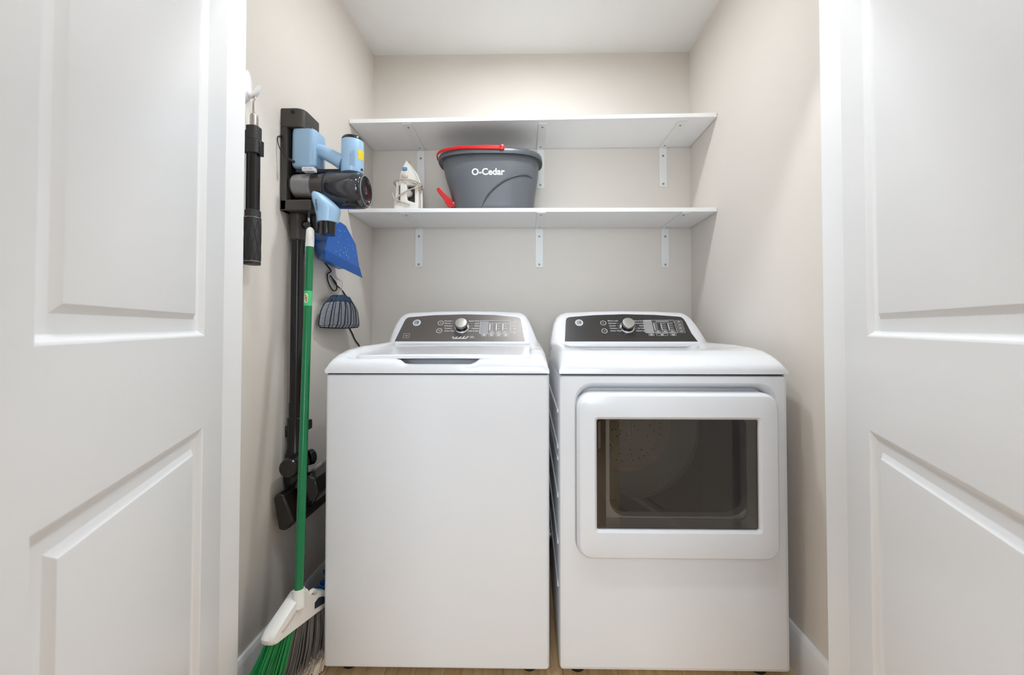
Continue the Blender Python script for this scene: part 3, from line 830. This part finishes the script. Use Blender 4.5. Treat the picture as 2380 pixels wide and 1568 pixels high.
MB().lathe([(.0235, 1.363), (.0245, 1.366), (.0252, 1.40), (.027, 1.404)], (-.6655, 1.295, 0), (0, 0, 1), n=24).build('nozzle', 'black_gloss', vac)
nl = MB()
for k, wd in enumerate((.004, .003, .005, .006, .005, .005, .004)):
    z = 1.466 - k * .0052; x = -.683 + k * .0006
    f2 = Fr((x, 1.2535, z), (1, 0, 0), (0, 0, 1), (0, -1, 0))
    nl.fbox(f2, -wd / 2, wd / 2, -.0014, .0014, -.001, .0012)
nl.build('print', 'vac_vent', nkm, angle=0)

# ------------------------------------------------------------------ vacuum wand with floor head
WXc, WYc = -.7865, 1.335
wand = thing('vacuum_wand', (WXc, WYc, .42), 'long black vacuum wand with floor head hanging below the dock', 'vacuum wand')
MB().lathe([(.0285, 1.44), (.0285, 1.405), (.0265, 1.402), (.0255, 1.355), (.021, 1.352)], (WXc, WYc, 0), (0, 0, 1), n=24).build('upper_collar', 'dock_grey', wand)
MB().lathe([(.0205, .80), (.0205, 1.36)], (WXc, WYc, 0), (0, 0, 1), n=28).build('tube', 'wand_black', wand)
MB().lathe([(.012, -.004), (.014, .0), (.014, .010), (.011, .013)], (WXc + .030, WYc - .01, 1.403), (.9, -.4, 0), n=18).build('release_button', 'black_gloss', wand)
MB().lathe([(.0225, .805), (.0225, .758), (.0265, .755), (.0265, .655), (.0285, .650), (.0285, .632)], (WXc, WYc, 0), (0, 0, 1), n=24).build('lower_collar', 'wand_black', wand)
MB().box(WXc - .034, WXc - .024, WYc - .012, WYc + .012, .692, .728).build('clip', 'black_gloss', wand, bevel=.004)
MB().box(WXc + .025, WXc + .040, WYc + .004, WYc + .030, .712, .745).build('clip', 'black_gloss', wand, bevel=.004)
MB().loft([[Vector((WXc + dx, WYc + dy, z)) for dx, dy in rrect(-w_ / 2, w_ / 2, -.028, .03, .012, 4)] for z, w_ in ((.640, .05), (.60, .06), (.555, .062), (.53, .05))]).build('elbow', 'black_gloss', wand)
MB().lathe([(.0300, -.004), (.0315, .002), (.0315, .06), (.028, .062)], (-.764, 1.262, .613), (0, 1, 0), n=28).build('pivot', 'wand_black', wand)
MB().lathe([(.027, -.002), (.0302, .004)], (-.764, 1.2545, .613), (0, 1, 0), n=28).build('pivot_cap', 'head_brown', wand)
MB().lathe([(.024, 0), (.026, .004), (.026, .016), (.022, .02)], (-.752, 1.345, .618), (.5, .85, 0), n=24).build('wheel', 'black_gloss', wand)
fp = [(-.8075, .5224), (-.7946, .5359), (-.7741, .5307), (-.7614, .5), (-.7404, .4479), (-.7552, .429), (-.7701, .4196), (-.7892, .4234), (-.802, .4903)]
FY = Fr((0, 0, 0), (1, 0, 0), (0, 0, 1), (0, 1, 0))
fh = MB().prism(FY, fp, 1.25, 1.52).build('floor_head', 'head_brown', wand, angle=30, bevel=.005, seg=2)
fp2 = [(-.770, .56), (-.735, .575), (-.700, .56), (-.690, .52), (-.705, .485), (-.735, .455), (-.752, .50)]
MB().prism(FY, fp2, 1.305, 1.50).build('roller_cover', 'black_gloss', wand, angle=30, bevel=.006)
MB().prism(FY, [(-.752, .470), (-.730, .478), (-.716, .462), (-.722, .440), (-.742, .430)], 1.268, 1.50).build('roller', 'black_plastic', wand, angle=30, bevel=.005)
MB().fbox(Fr((-.722, 1.352, .585), (.6, .5, .55), (.2, -.3, .8)), -.012, .016, -.006, .006, -.001, .001).build('tag', 'sticker_white', wand, angle=0)

# ------------------------------------------------------------------ wall hook and telescopic pole
hook = thing('wall_hook', (XL, 1.118, 1.72), 'small white adhesive hook high on the left wall', 'hook')
hb = MB(); fr = Fr((XL + .0004, 1.118, 1.752), (0, 1, 0), (0, 0, 1), (1, 0, 0))
def ell(a, bz, c, z0=0., n=28): return [fr(a * math.cos(2 * math.pi * i / n), z0 + bz * math.sin(2 * math.pi * i / n), c) for i in range(n)]
hb.loft([ell(.0175, .046, 0), ell(.0175, .046, .004), ell(.0145, .042, .009), ell(.008, .03, .0115)])
hb.build('base', 'hook_white', hook)
pts = catmull([fr(0, -.006, .006), fr(0, -.024, .012), fr(0, -.028, .022), fr(0, -.016, .034), fr(0, .000, .042)], 6)
rs = [.0085 - .002 * abs(i / (len(pts) - 1) - .2) for i in range(len(pts))]
MB().tube(pts, rs, 12).build('prong', 'hook_white', hook)
tp = thing('telescopic_pole', (-.782, 1.108, 1.235), 'short black telescopic pole hanging from the white wall hook', 'pole')
TX, TY = -.783, 1.108
wl = catmull([(TX - .004, TY, 1.664), (TX - .004, TY, 1.69), (TX - .003, TY, 1.706), (TX - .006, TY + .006, 1.716), (-.797, TY + .012, 1.7255), (-.792, TY + .012, 1.736), (-.789, TY + .012, 1.741), (-.786, TY + .009, 1.735), (-.785, TY + .006, 1.724), (TX + .002, TY + .002, 1.712), (TX - .001, TY, 1.700), (TX, TY, 1.664)], 5)
MB().tube(wl, .0013, 6).build('wire_loop', 'steel', tp)
MB().lathe([(.0032, 1.668), (.0095, 1.662), (.0102, 1.655), (.0102, 1.625)], (TX, TY, 0), (0, 0, 1), n=20).build('ferrule', 'steel', tp)
MB().lathe([(.0165, 1.383), (.0165, 1.56)], (TX, TY, 0), (0, 0, 1), n=24).build('tube', 'wand_black', tp)
MB().tube([(TX - .009, TY - .0145, 1.385), (TX - .009, TY - .0145, 1.552)], .0015, 6).build('rib', 'knob_black', tp)
MB().loft([[Vector((TX + x, TY + y, z)) for x, y in rrect(-.0165, .0165, -.0165, .0165, .010, 4)] for z in (1.588, 1.628)]).build('clamp_head', 'grip_black', tp, bevel=.002)
MB().loft([[Vector((TX + x, TY + y, z)) for x, y in rrect(-.0195, .0205, -.018, .018, .010, 4)] for z in (1.549, 1.588)]).build('clamp', 'grip_black', tp, bevel=.002)
MB().box(TX + .0185, TX + .0235, TY - .008, TY + .010, 1.545, 1.588).build('lever', 'black_plastic', tp, bevel=.0015)
MB().box(TX - .026, TX - .016, TY - .006, TY + .006, 1.590, 1.618).build('clip', 'black_plastic', tp, bevel=.0015)
MB().lathe([(.0205, 1.236), (.0205, 1.368), (.0195, 1.372), (.0195, 1.388), (.0168, 1.390)], (TX, TY, 0), (0, 0, 1), n=28).build('grip', 'grip_black', tp)
gr = MB()
for k in range(9):
    for s_ in (1, -1):
        pts = [(TX + .0206 * math.cos(R(k * 40) + s_ * t * 1.1), TY + .0206 * math.sin(R(k * 40) + s_ * t * 1.1), 1.248 + t * .118) for t in [i / 24 for i in range(25)]]
        gr.tube(pts, .0007, 4)
tag(gr.build('knurling', 'black_plastic', tp), kind='stuff')
for z in (1.244, 1.367): MB().lathe([(.0209, z), (.0209, z + .0014)], (TX, TY, 0), (0, 0, 1), n=28).build('band', 'steel', tp)

# ------------------------------------------------------------------ dustpan
pan = thing('dustpan', (-.78, 1.53, 1.28), 'blue plastic dustpan hung on the left wall behind the vacuum', 'dustpan')
face = [(1.381, 1.3268), (1.6623, 1.308), (1.6193, 1.401), (1.5343, 1.4557), (1.4989, 1.4595), (1.44, 1.447), (1.403, 1.3836)]
back = [(1.50, 1.318), (1.66, 1.303), (1.625, 1.398), (1.535, 1.452), (1.500, 1.455), (1.475, 1.440), (1.470, 1.375)]
fx = [-.722, -.716, -.714, -.716, -.718, -.720, -.720]
rA = [Vector((x, y, z)) for x, (y, z) in zip(fx, face)]
rB = [Vector((-.806, y, z)) for y, z in back]
cA = sum(rA, Vector()) / 7
inA = [p + (cA - p) * .03 + Vector((-.004, 0, 0)) for p in rA]
inB = [p + (Vector((-.806, 1.55, 1.39)) - p) * .04 for p in rB]
pmesh = MB().loft([inB, inA], False, True); pmesh.loft([rB, rA], False, True)
nB = len(rB)
pmesh.add(rB + inB, [(i, (i + 1) % nB, nB + (i + 1) % nB, nB + i) for i in range(nB)])
pmesh.build('pan', 'dustpan_blue', pan, angle=25, bevel=.002, fixn=False)
lp = MB(); L0, L1 = Vector((-.722, 1.381, 1.3268)), Vector((-.722, 1.6623, 1.308))
M0, M1 = Vector((-.732, 1.408, 1.301)), Vector((-.728, 1.722, 1.2735))
t_ = Vector((-.004, 0, 0)); d_ = Vector((.006, 0, .004))
lp.loft([[L0 + d_, L1 + d_, L1 + t_, L0 + t_], [M0, M1, M1 + t_ * .6, M0 + t_ * .6]])
lp.build('lip', 'dustpan_blue', pan, angle=25, bevel=.0012)
fk = MB(); random.seed(21)
for k in range(26):
    y_ = random.uniform(1.45, 1.63); z_ = random.uniform(1.33, 1.43) - .35 * max(0, y_ - 1.58)
    fk.sphere((-.7155, y_, z_), random.uniform(.0008, .0019), 6, 4, (.4, 1, 1.3))
tag(fk.build('dust_flecks', 'print_white', pan), kind='stuff')
hdp = catmull([(-.765, 1.497, 1.455), (-.775, 1.475, 1.49), (-.782, 1.455, 1.53), (-.785, 1.44, 1.56)], 5)
MB().tube(hdp, [.012] * len(hdp), 10).build('handle', 'dustpan_blue', pan)

# ------------------------------------------------------------------ net bag
bag = thing('net_bag', (-.785, 1.62, 1.06), 'small navy mesh drawstring bag hanging below the dustpan', 'bag')
bu = Vector((.13, 1, 0)).normalized(); bn = Vector((1, -.13, 0)).normalized()
bo = Vector((-.776, 1.622, 1.056))
def bagp(u, v, side):       # u -1..1, v 0..1
    hw = interp([(0, .130), (.05, .139), (.2, .138), (.5, .128), (.7, .112), (.85, .088), (1, .066)], v)
    zz = interp([(0, 0), (1, .124)], v) + (.004 * (u * u) if v < .05 else 0) + .012 * (1 - u * u) * v
    dep = .020 * math.sqrt(max(0, 1 - abs(u) ** 2.4)) * interp([(0, .25), (.12, .9), (.6, 1), (1, .55)], v)
    fold = .0035 * math.sin(u * 17 + v * 2) * (.3 + .7 * v)
    return bo + bu * (u * hw) + Vector((0, 0, zz)) + bn * (side * dep + fold * (1 if side > 0 else .3))
th = MB()
for side in (1,):
    for k in range(24):
        v = .01 + .82 * k / 23
        th.tube([bagp(-1 + 2 * i / 40, v, side) for i in range(41)], .0011, 3, caps=False)
    for k in range(13):
        u = -1 + 2 * k / 12
        th.tube([bagp(u, .83 * i / 8, side) for i in range(9)], (.0012 if k % 2 else .0021), 5, caps=False)
tag(th.build('mesh_fabric', 'net_navy', bag, angle=60, fixn=False), kind='stuff')
ln = MB()
for side in (1,):
    ln.grid([[bagp(-1 + 2 * i / 40, .01 + .82 * k / 10, .93) for i in range(41)] for k in range(11)])
ln.build('lining', 'net_white', bag, fixn=False)
bd = MB()
for side in (1, -1): bd.grid([[bagp(-1 + 2 * i / 40, .80 + .2 * k / 4, side * 1.02) for i in range(41)] for k in range(5)])
bd.build('top_band', 'net_band', bag, fixn=False)
MB().tube([bagp(-1 + 2 * i / 40, .0, .4) for i in range(41)], .0028, 6).build('hem', 'net_navy', bag)
ds_ = MB()
for dx in (-.012, .016):
    ds_.tube(catmull([bagp(dx * 8, 1, 0), bo + bu * (dx * .3) + Vector((0, 0, .152)), bo + bu * (dx * .6) + Vector((0, 0, .19)), bo + bu * (dx * .6) + Vector((-.022, 0, .206)), bo + bu * (dx * .5 - .004) + Vector((-.0365, 0, .232)), bo + bu * (dx * .5 - .01) + Vector((-.0365, 0, .262))], 5), .0013, 5)
ds_.build('drawstring', 'cord_white', bag)
MB().tube([bagp(-.5, .97, .6), bagp(-.85, .85, .9)], .004, 6).build('toggle_cord', 'cord_black', bag)
# power cord along the wall
cx_ = XL + .0035
pc = catmull([(cx_, 1.44, 1.40), (cx_, 1.5242, 1.3429), (cx_, 1.5471, 1.3251), (cx_, 1.5912, 1.3029), (cx_ + .004, 1.605, 1.287), (cx_ + .004, 1.577, 1.271), (cx_ + .004, 1.585, 1.240), (cx_ + .006, 1.618, 1.211), (cx_ + .008, 1.645, 1.217), (cx_ + .008, 1.640, 1.243), (cx_ + .006, 1.600, 1.266), (cx_ + .012, 1.595, 1.262), (cx_ + .006, 1.64, 1.238), (cx_ + .002, 1.70, 1.222), (cx_, 1.735, 1.205), (cx_, 1.768, 1.182), (cx_, 1.772, 1.12), (cx_, 1.775, 1.07), (cx_, 1.815, 1.03), (cx_, 1.845, 1.0), (cx_, 1.895, .965), (cx_, 1.92, .90), (cx_, 1.925, .80)], 6)
tag(MB().tube(pc, .0027, 6).build('power_cord', 'cord_black', loc=(XL, 1.92, .80)), 'thin black power cord looped on the left wall running down behind the washer', 'cord')

# ------------------------------------------------------------------ broom
broom = thing('broom', (-.69, 1.13, .05), 'upright broom with green pole, white head and green and grey bristles', 'broom')
P0, P1 = Vector((-.6585, 1.139, .295)), Vector((-.7129, 1.275, 1.3188))
pd = (P1 - P0).normalized()
pole = MB().tube([P0, P1], .0121, 20).build('pole', 'broom_green', broom)
gp = [P1 - pd * .002, P1 + pd * .004, P1 + pd * .045, P1 + pd * .058, P1 + pd * .066]
MB().tube(gp, [.0118, .0126, .0126, .0120, .006], 18).build('grip_cap', 'broom_white', broom)
rg = MB()
for k in range(7): rg.tube([P1 + pd * (.008 + k * .0042), P1 + pd * (.010 + k * .0042)], .0131, 16)
rg.build('grip_ring', 'broom_white', broom)
lb0 = P0 + pd * ((P1 - P0).length * .835)
MB().tube([lb0 - pd * .024, lb0 + pd * .024], .01225, 20).build('tape', 'tape_green', pole)
sidev = Vector((.15, -1, 0)); sidev = (sidev - pd * sidev.dot(pd)).normalized(); crs = pd.cross(sidev)
def cyl_patch(hw, hh, r, e=.0, c0=-.15, n=20):
    m = MB(); rows = []
    pts = []
    for i in range(n):
        t = 2 * math.pi * i / n
        a = c0 + hw * (abs(math.cos(t)) ** .7) * (1 if math.cos(t) > 0 else -1) / r; h = hh * (abs(math.sin(t)) ** .7) * (1 if math.sin(t) > 0 else -1) - (e * math.cos(t))
        pts.append(lb0 + pd * h + (sidev * math.cos(a) + crs * math.sin(a)) * r)
    c = lb0 + (sidev * math.cos(c0) + crs * math.sin(c0)) * r
    m.add([c] + pts, [(0, 1 + i, 1 + (i + 1) % n) for i in range(n)]); return m
lbl = cyl_patch(.0062, .0155, .01245).build('label', 'label_cream', pole, fixn=False)
rd = MB()
for k in range(4):
    a = -.15 + (k - 1.5) * .06; cpt = lb0 - pd * ((k - 1.5) * .0062) + (sidev * math.cos(a) + crs * math.sin(a)) * .0127
    tn = crs * math.cos(a) - sidev * math.sin(a)
    rd.add([cpt - tn * .0026 - pd * .0022, cpt + tn * .0024 - pd * .0026, cpt + tn * .0028 + pd * .0012, cpt - tn * .0016 + pd * .0024], [(0, 1, 2, 3)])
rd.build('label_print', 'label_red', pole, angle=0)
# head
H1, H2 = Vector((-.690, 1.045, .238)), Vector((-.650, 1.262, .205))
ax = (H2 - H1); Lh = ax.length; ax.normalize()
upv = Vector((.05, .12, 1)); upv = (upv - ax * upv.dot(ax)).normalized(); nv = ax.cross(upv)
if nv.x < 0: nv = -nv
hf = Fr(H1, ax, upv, nv)
outl = [(0, -.008), (.012, -.014), (.05, -.014), (.18, -.016), (.205, -.018), (Lh, -.018), (Lh + .004, .0), (Lh - .006, .022), (.200, .038), (.178, .044), (.150, .047), (.128, .062), (.118, .078), (.092, .080), (.070, .064), (.036, .040), (.008, .018), (-.004, .004)]
def ring_at(c, k): 
    cm = (sum(a for a, _ in outl) / len(outl), sum(b for _, b in outl) / len(outl))
    return [hf(cm[0] + (a - cm[0]) * k, cm[1] + (b - cm[1]) * k, c) for a, b in outl]
hole = [(.158, .004), (.206, -.001), (.208, .012), (.190, .024), (.170, .030), (.155, .022)]
hm = MB().loft([ring_at(-.019, .93), ring_at(-.013, .985), ring_at(0, 1.0), ring_at(.013, .985), ring_at(.019, .93)])
hobj = hm.build('head', 'broom_white', broom, angle=45)
MB().prism(hf, hole, -.0195, .0197).build('grip_hole_shade', 'net_navy', hobj, angle=0)  # solid navy plug coloured as the shade inside the grip opening
gv = MB()
gv.tube(catmull([hf(.03, .008, .0188), hf(.06, .028, .0195), (hf(.095, .052, .0185))], 6), [.0004] + [.0035] * 11 + [.0004], 6)
gv.build('groove', 'cord_beige', hobj)
MB().tube(catmull([hf(.125, .052, .012), hf(.140, .062, .016), hf(.156, .052, .012)], 5), .006, 8).build('hang_loop', 'broom_white', hobj)
MB().tube([P0 - pd * .030, P0 - pd * .008, P0 + pd * .018], [.017, .0165, .0155], 18).build('socket', 'broom_white', hobj)
# bristles: from the head line to the splayed lower edge
E0, E1 = Vector((-.752, .985, .035)), Vector((-.655, 1.262, .062))
random.seed(11)
def bristles(t0, t1, count, rad, endjit):
    m = MB(); tips = MB()
    for k in range(count):
        t = t0 + (t1 - t0) * random.random(); s_ = random.uniform(-1, 1)
        a = hf(.006 + (Lh - .010) * t, -.012, s_ * .012)
        b = E0 + (E1 - E0) * t + nv * (s_ * .020) + Vector((random.uniform(-endjit, endjit), random.uniform(-endjit, endjit), random.uniform(-.006, .008)))
        b.z = max(b.z, .004)
        mid = a + (b - a) * .55 + nv * (s_ * .006) + Vector((random.uniform(-.002, .002), random.uniform(-.002, .002), 0))
        m.tube([a, mid, b], [rad, rad, rad * .8], 4, caps=False)
        q = b + (b - mid).normalized() * random.uniform(.006, .013); q.z = max(q.z, .003)
        tips.tube([b, q], [rad * .9, rad * 1.4], 4, caps=False)
    return m, tips
m, _t = bristles(0, .385, 150, .0019, .004); tag(m.build('green_bristles', 'bristle_green', broom, fixn=False), kind='stuff')
m, tips = bristles(.385, 1.0, 210, .0021, .004); tag(m.build('grey_bristles', 'bristle_grey', broom, fixn=False), kind='stuff')
tag(tips.build('bristle_tips', 'bristle_tip', broom, fixn=False), kind='stuff')

# ------------------------------------------------------------------ string mop and blue duster behind the broom
mop = thing('string_mop', (-.66, 1.30, 0), 'cream string mop with red plastic head on the floor behind the broom', 'mop')
MB().loft([[Vector((-.674 + a, 1.305 + b_, z)) for a, b_ in rrect(-.036, .036, -.034, .035, .012, 4)] for z in (.030, .046, .054)]).build('mop_head', 'red_dark', mop, bevel=.004)
MB().tube([(-.672, 1.325, .045), (-.668, 1.38, .060), (-.66, 1.52, .045), (-.655, 1.80, .02)], [.016, .013, .012, .012], 14).build('handle', 'red_dark', mop)
ms = MB(); random.seed(5)
for k in range(120):
    a = random.uniform(-1, 1)
    st_ = Vector((-.674 + a * .034, 1.275 + random.uniform(0, .05), random.uniform(.024, .032)))
    en = Vector((-.685 + a * .055 - random.uniform(0, .02), 1.222 + random.uniform(-.012, .03) - .02 * (a < -.2), .005 + random.random() * .006))
    md = (st_ + en) / 2 + Vector((random.uniform(-.006, .006), -.010 + random.uniform(-.006, .006), .006 + random.random() * .010))
    if en.x > -.634: en.x = -.634
    if md.x > -.634: md.x = -.634
    if st_.x > -.636: st_.x = -.636
    ms.tube(catmull([st_, md, en], 4), .0028, 5)
tag(ms.build('strands', 'mop_cotton', mop, fixn=False), kind='stuff')
du = thing('duster', (-.735, 1.43, 0), 'fuzzy blue duster on the floor behind the broom beside the washer', 'duster')
db = MB(); random.seed(9)
for k in range(170):
    c = Vector((-.733 + random.uniform(-.022, .03), 1.43 + random.uniform(-.03, .05), .095 + random.uniform(-.085, .055)))
    d = Vector((random.uniform(-1, 1), random.uniform(-1, 1), random.uniform(-1, 1))).normalized()
    e = c + d * .022; e.x = max(e.x, -.797); e.z = max(e.z, .006)
    db.tube([c, (c + e) / 2 + Vector((0, 0, .003)), e], [.006, .0055, .003], 5)
tag(db.build('fibres', 'duster_blue', du, fixn=False), kind='stuff')
MB().tube([(-.733, 1.44, .10), (-.72, 1.66, .03)], .008, 10).build('handle', 'cord_black', du)

# ------------------------------------------------------------------ mop bucket on the lower shelf
ZS = LZ(-.18) + .0185
bk = thing('mop_bucket', (-.18, 1.905, ZS), 'grey plastic mop bucket with red handle on the lower shelf', 'bucket')
tabA = [(0, .178), (.01, .186), (.10, .202), (.18, .221), (.215, .226), (.245, .229), (.262, .230)]
tabB = [(0, .098), (.01, .105), (.10, .113), (.18, .122), (.215, .123), (.245, .124), (.262, .124)]
BYC = 1.906; NE = 2.7
def bc(h): return -.168 - .02 * (h / .28)
def sup(a, b, cx, cy, z, n=72):
    out = []
    for i in range(n):
        t = 2 * math.pi * i / n; c, s_ = math.cos(t), math.sin(t)
        out.append(Vector((cx + a * math.copysign(abs(c) ** (2 / NE), c), cy + b * math.copysign(abs(s_) ** (2 / NE), s_), z)))
    return out
rings = [sup(interp(tabA, h), interp(tabB, h), bc(h), BYC, ZS + h) for h in (0, .004, .01, .04, .07, .10, .13, .16, .18, .20, .215, .23, .245, .262)]
rings += [sup(interp(tabA, h) - .004, interp(tabB, h) - .004, bc(h), BYC, ZS + h) for h in (.262, .2, .1, .012)]
MB().loft(rings, True, True).build('bucket_body', 'bucket_grey', bk, angle=50)
rm = MB(); rc_ = bc(.27)
rm.loft([sup(.2295, .1235, rc_, BYC, ZS + .252), sup(.2435, .1375, rc_, BYC, ZS + .250), sup(.2475, .1415, rc_, BYC, ZS + .248), sup(.2485, .1425, rc_, BYC, ZS + .252), sup(.2475, .1415, rc_, BYC, ZS + .266), sup(.243, .137, rc_, BYC, ZS + .276), sup(.235, .129, rc_, BYC, ZS + .279), sup(.226, .120, rc_, BYC, ZS + .275), sup(.225, .119, rc_, BYC, ZS + .255)], False, False)
rm.build('rim', 'bucket_rim', bk, angle=50)
def front(x, z, off=0.):
    h = z - ZS; a, b_ = interp(tabA, h), interp(tabB, h); q = min(.999, abs((x - bc(h)) / a))
    return BYC - b_ * (1 - q ** NE) ** (1 / NE) - off
vs, fs = text2d('O-Cedar', .0385, offset=.0011, space=1.0)
wmin, wmax = min(v[0] for v in vs), max(v[0] for v in vs)
sc_ = .150 / (wmax - wmin)
tm = MB().add([(-.1885 + x * sc_, front(-.1885 + x * sc_, 1.7615 + y * .0385 / .0385 * sc_, .0009), 1.7615 + y * sc_) for x, y in vs], fs)
tm.build('lettering', 'logo_white', bk, angle=0)
ap = catmull([(-.222, 0, 1.600), (-.19, 0, 1.6575), (-.1391, 0, 1.7066), (-.0802, 0, 1.7398), (-.0214, 0, 1.7545), (.0136, 0, 1.749)], 8)
ap = [Vector((p.x, front(p.x, p.z, -.0005), p.z)) for p in ap]
MB().tube(ap, [.0008 + .0042 * min(1, i / 8) * min(1, (len(ap) - 1 - i) / 6) for i in range(len(ap))], 8).build('groove_shade', 'bucket_groove_shade', bk)  # arc coloured dark to stand for the groove's shadow
# bail handle lying along the left half of the rim
hp = []
for i in range(46):
    t = R(-82 - i * (196 / 45.)); c, s_ = math.cos(t), math.sin(t)
    A, B_ = .2545, .1445
    hp.append(Vector((rc_ + A * math.copysign(abs(c) ** (2 / NE), c), BYC + B_ * math.copysign(abs(s_) ** (2 / NE), s_), ZS + .272 + .006 * math.cos(R((i - 22.5) * 4)))))
mbh = MB(); rr3 = []
for i, p in enumerate(hp):
    k = min(i, 45 - i); w_ = .0095 if k < 3 else (.0075 + .001 * max(0, 5 - k) / 2)
    tn = (hp[min(i + 1, 45)] - hp[max(i - 1, 0)]).normalized(); o_ = Vector((tn.y, -tn.x, 0))
    rr3.append([p + o_ * (.0035 * math.cos(2 * math.pi * j / 12)) + Vector((0, 0, w_ * math.sin(2 * math.pi * j / 12))) for j in range(12)])
mbh.loft(rr3).build('bail_handle', 'red_plastic', bk)
MB().lathe([(.012, -.004), (.012, .003), (.008, .005)], hp[0] + Vector((.004, -.001, 0)), (0, -1, 0), n=18).build('pivot', 'red_plastic', bk)
pe = Fr((-.3685, 1.88, 1.636), Vector((-.0605, -.035, .069)), Vector((0, 1, 0)))
MB().loft([[pe(a, -w_, h0), pe(a, w_, h0), pe(a, w_ * .9, h1), pe(a, -w_ * .9, h1)] for a, w_, h0, h1 in ((-.02, .034, -.018, .014), (.016, .036, -.016, .020), (.040, .034, -.013, .012), (.086, .030, -.010, .010), (.094, .027, -.006, .006))]).build('foot_pedal', 'red_plastic', bk, angle=25, bevel=.002)
MB().lathe([(.014, 0), (.014, .05)], (-.362, 1.852, 1.612), (0, 1, 0), n=16).build('pedal_hinge', 'black_gloss', bk)
MB().lathe([(.0045, 0), (.0045, .004)], (-.357, 1.8505, 1.642), (0, -1, 0), n=12).build('pedal_pin', 'steel', bk)

# ------------------------------------------------------------------ clothes iron
ZI = LZ(-.575) + .0187
iron = thing('clothes_iron', (-.576, 1.88, ZI), 'white steam iron standing on its heel with beige cord wrapped round it', 'iron')
IX = -.5765
FI = Fr((IX, 0, ZI), (1, 0, 0), (0, 0, 1), (0, 1, 0))
def arch(w, top, z0=0., sh=0., n=10):
    tab = [(0, 1), (.35, .985), (.5, .94), (.62, .85), (.74, .69), (.85, .47), (.93, .25), (.98, .09), (1, .0)]
    L = [(-w * interp(tab, k / 16.) + sh * (k / 16.), z0 + (top - z0) * k / 16.) for k in range(17)]
    Rr = [(w * interp(tab, k / 16.) + sh * (k / 16.), z0 + (top - z0) * k / 16.) for k in range(15, -1, -1)]
    return L + Rr
MB().prism(FI, arch(.060, .250, .004), 1.918, 1.926).build('soleplate', 'steel', iron, angle=20)
MB().prism(FI, arch(.0605, .252, .002), 1.898, 1.917).build('skirt', 'iron_white', iron, angle=20, bevel=.003)
MB().prism(FI, arch(.048, .215, .02), 1.868, 1.898).build('water_tank', 'iron_dark', iron, angle=20, bevel=.004)
ncv = MB(); rings = []
for y, sc2 in ((1.897, 1.0), (1.872, .96), (1.852, .86), (1.842, .70)):
    ps = [(a * sc2 - .004 * (1 - sc2), b_) for a, b_ in arch(.0585, .249, .130)]
    ps = [(math.copysign(min(abs(a), interp([(.128, .050), (.16, .0475), (.185, .040), (.21, .027), (.235, .012), (.25, .0)], b_) * sc2), a), b_ - (.010 * (1 - sc2) if b_ > .2 else 0)) for a, b_ in ps]
    rings.append([FI(a, b_, y) for a, b_ in ps])
ncv.loft(rings).build('nose_cover', 'iron_white', iron, angle=40)
MB().prism(FI, rrect(-.028, .004, .035, .145, .006, 3), 1.832, 1.862).build('handle', 'iron_white', iron, angle=30, bevel=.005)
MB().prism(FI, [(-.056, 0), (.058, 0), (.058, .04), (.03, .050), (-.004, .062), (-.03, .05), (-.056, .045)], 1.835, 1.905).build('heel', 'iron_white', iron, angle=30, bevel=.004)
MB().prism(FI, [(.037, .03), (.056, .03), (.052, .15), (.036, .15)], 1.85, 1.905).build('side_fin', 'iron_white', iron, angle=30, bevel=.003)
MB().prism(FI, [(-.058, .03), (-.040, .03), (-.037, .15), (-.050, .15)], 1.85, 1.905).build('side_fin', 'iron_white', iron, angle=30, bevel=.003)
MB().prism(FI, rrect(-.018, .003, .199, .2135, .003, 3), 1.8385, 1.847).build('badge', 'iron_blue', iron, angle=0)
MB().prism(FI, rrect(-.015, .0, .2035, .2085, .001, 2), 1.8375, 1.839).build('badge_print', 'iron_blue_light', iron, angle=0)
MB().lathe([(.0155, -.002), (.0155, .006), (.012, .009), (.001, .010)], FI(-.008, .176, 1.8415), (0, -1, 0), n=26).build('dial', 'iron_dial', iron)
MB().lathe([(.016, 0), (.016, .022)], FI(.008, .095, 1.86), (0, -1, 0), n=20).build('steam_dial', 'iron_dial', iron)
MB().lathe([(.0035, 0), (.002, .012)], FI(.0, .246, 1.885), (0, 0, 1), n=10).build('spray_nozzle', 'cup_clear', iron)
cd = MB()
def loopz(z0, tilt, rx, ry, ph=0, n=40): return [FI(-.002 + rx * math.cos(2 * math.pi * i / n + ph), z0 + tilt * math.cos(2 * math.pi * i / n + ph) - .008 * math.sin(2 * math.pi * i / n) * 0 + .010 * (-math.sin(2 * math.pi * i / n + ph)), 1.876 + ry * math.sin(2 * math.pi * i / n + ph)) for i in range(n)]
cd.tube(loopz(.144, -.004, .066, .050), .0032, 7, closed=True)
cd.tube(loopz(.139, -.009, .064, .052), .0032, 7, closed=True)
cd.tube(catmull([FI(.062, .140, 1.868), FI(.068, .132, 1.845), FI(.055, .118, 1.835), FI(.030, .108, 1.828), (FI(.0, .094, 1.825)), FI(-.03, .074, 1.825), FI(-.045, .058, 1.828), FI(-.052, .03, 1.83), FI(-.054, .004, 1.83)], 6), .0030, 7)
cd.tube(catmull([FI(-.064, .10, 1.86), FI(-.068, .094, 1.85), FI(-.060, .075, 1.842), FI(-.048, .06, 1.83), FI(-.03, .052, 1.828), FI(.0, .042, 1.828), FI(.02, .033, 1.83)], 6), .0030, 7)
cd.tube(catmull([FI(.055, .135, 1.845), FI(.050, .122, 1.84), FI(.062, .112, 1.85), FI(.060, .100, 1.87)], 6), .0030, 7)
cd.build('cord', 'cord_beige', iron, fixn=False)
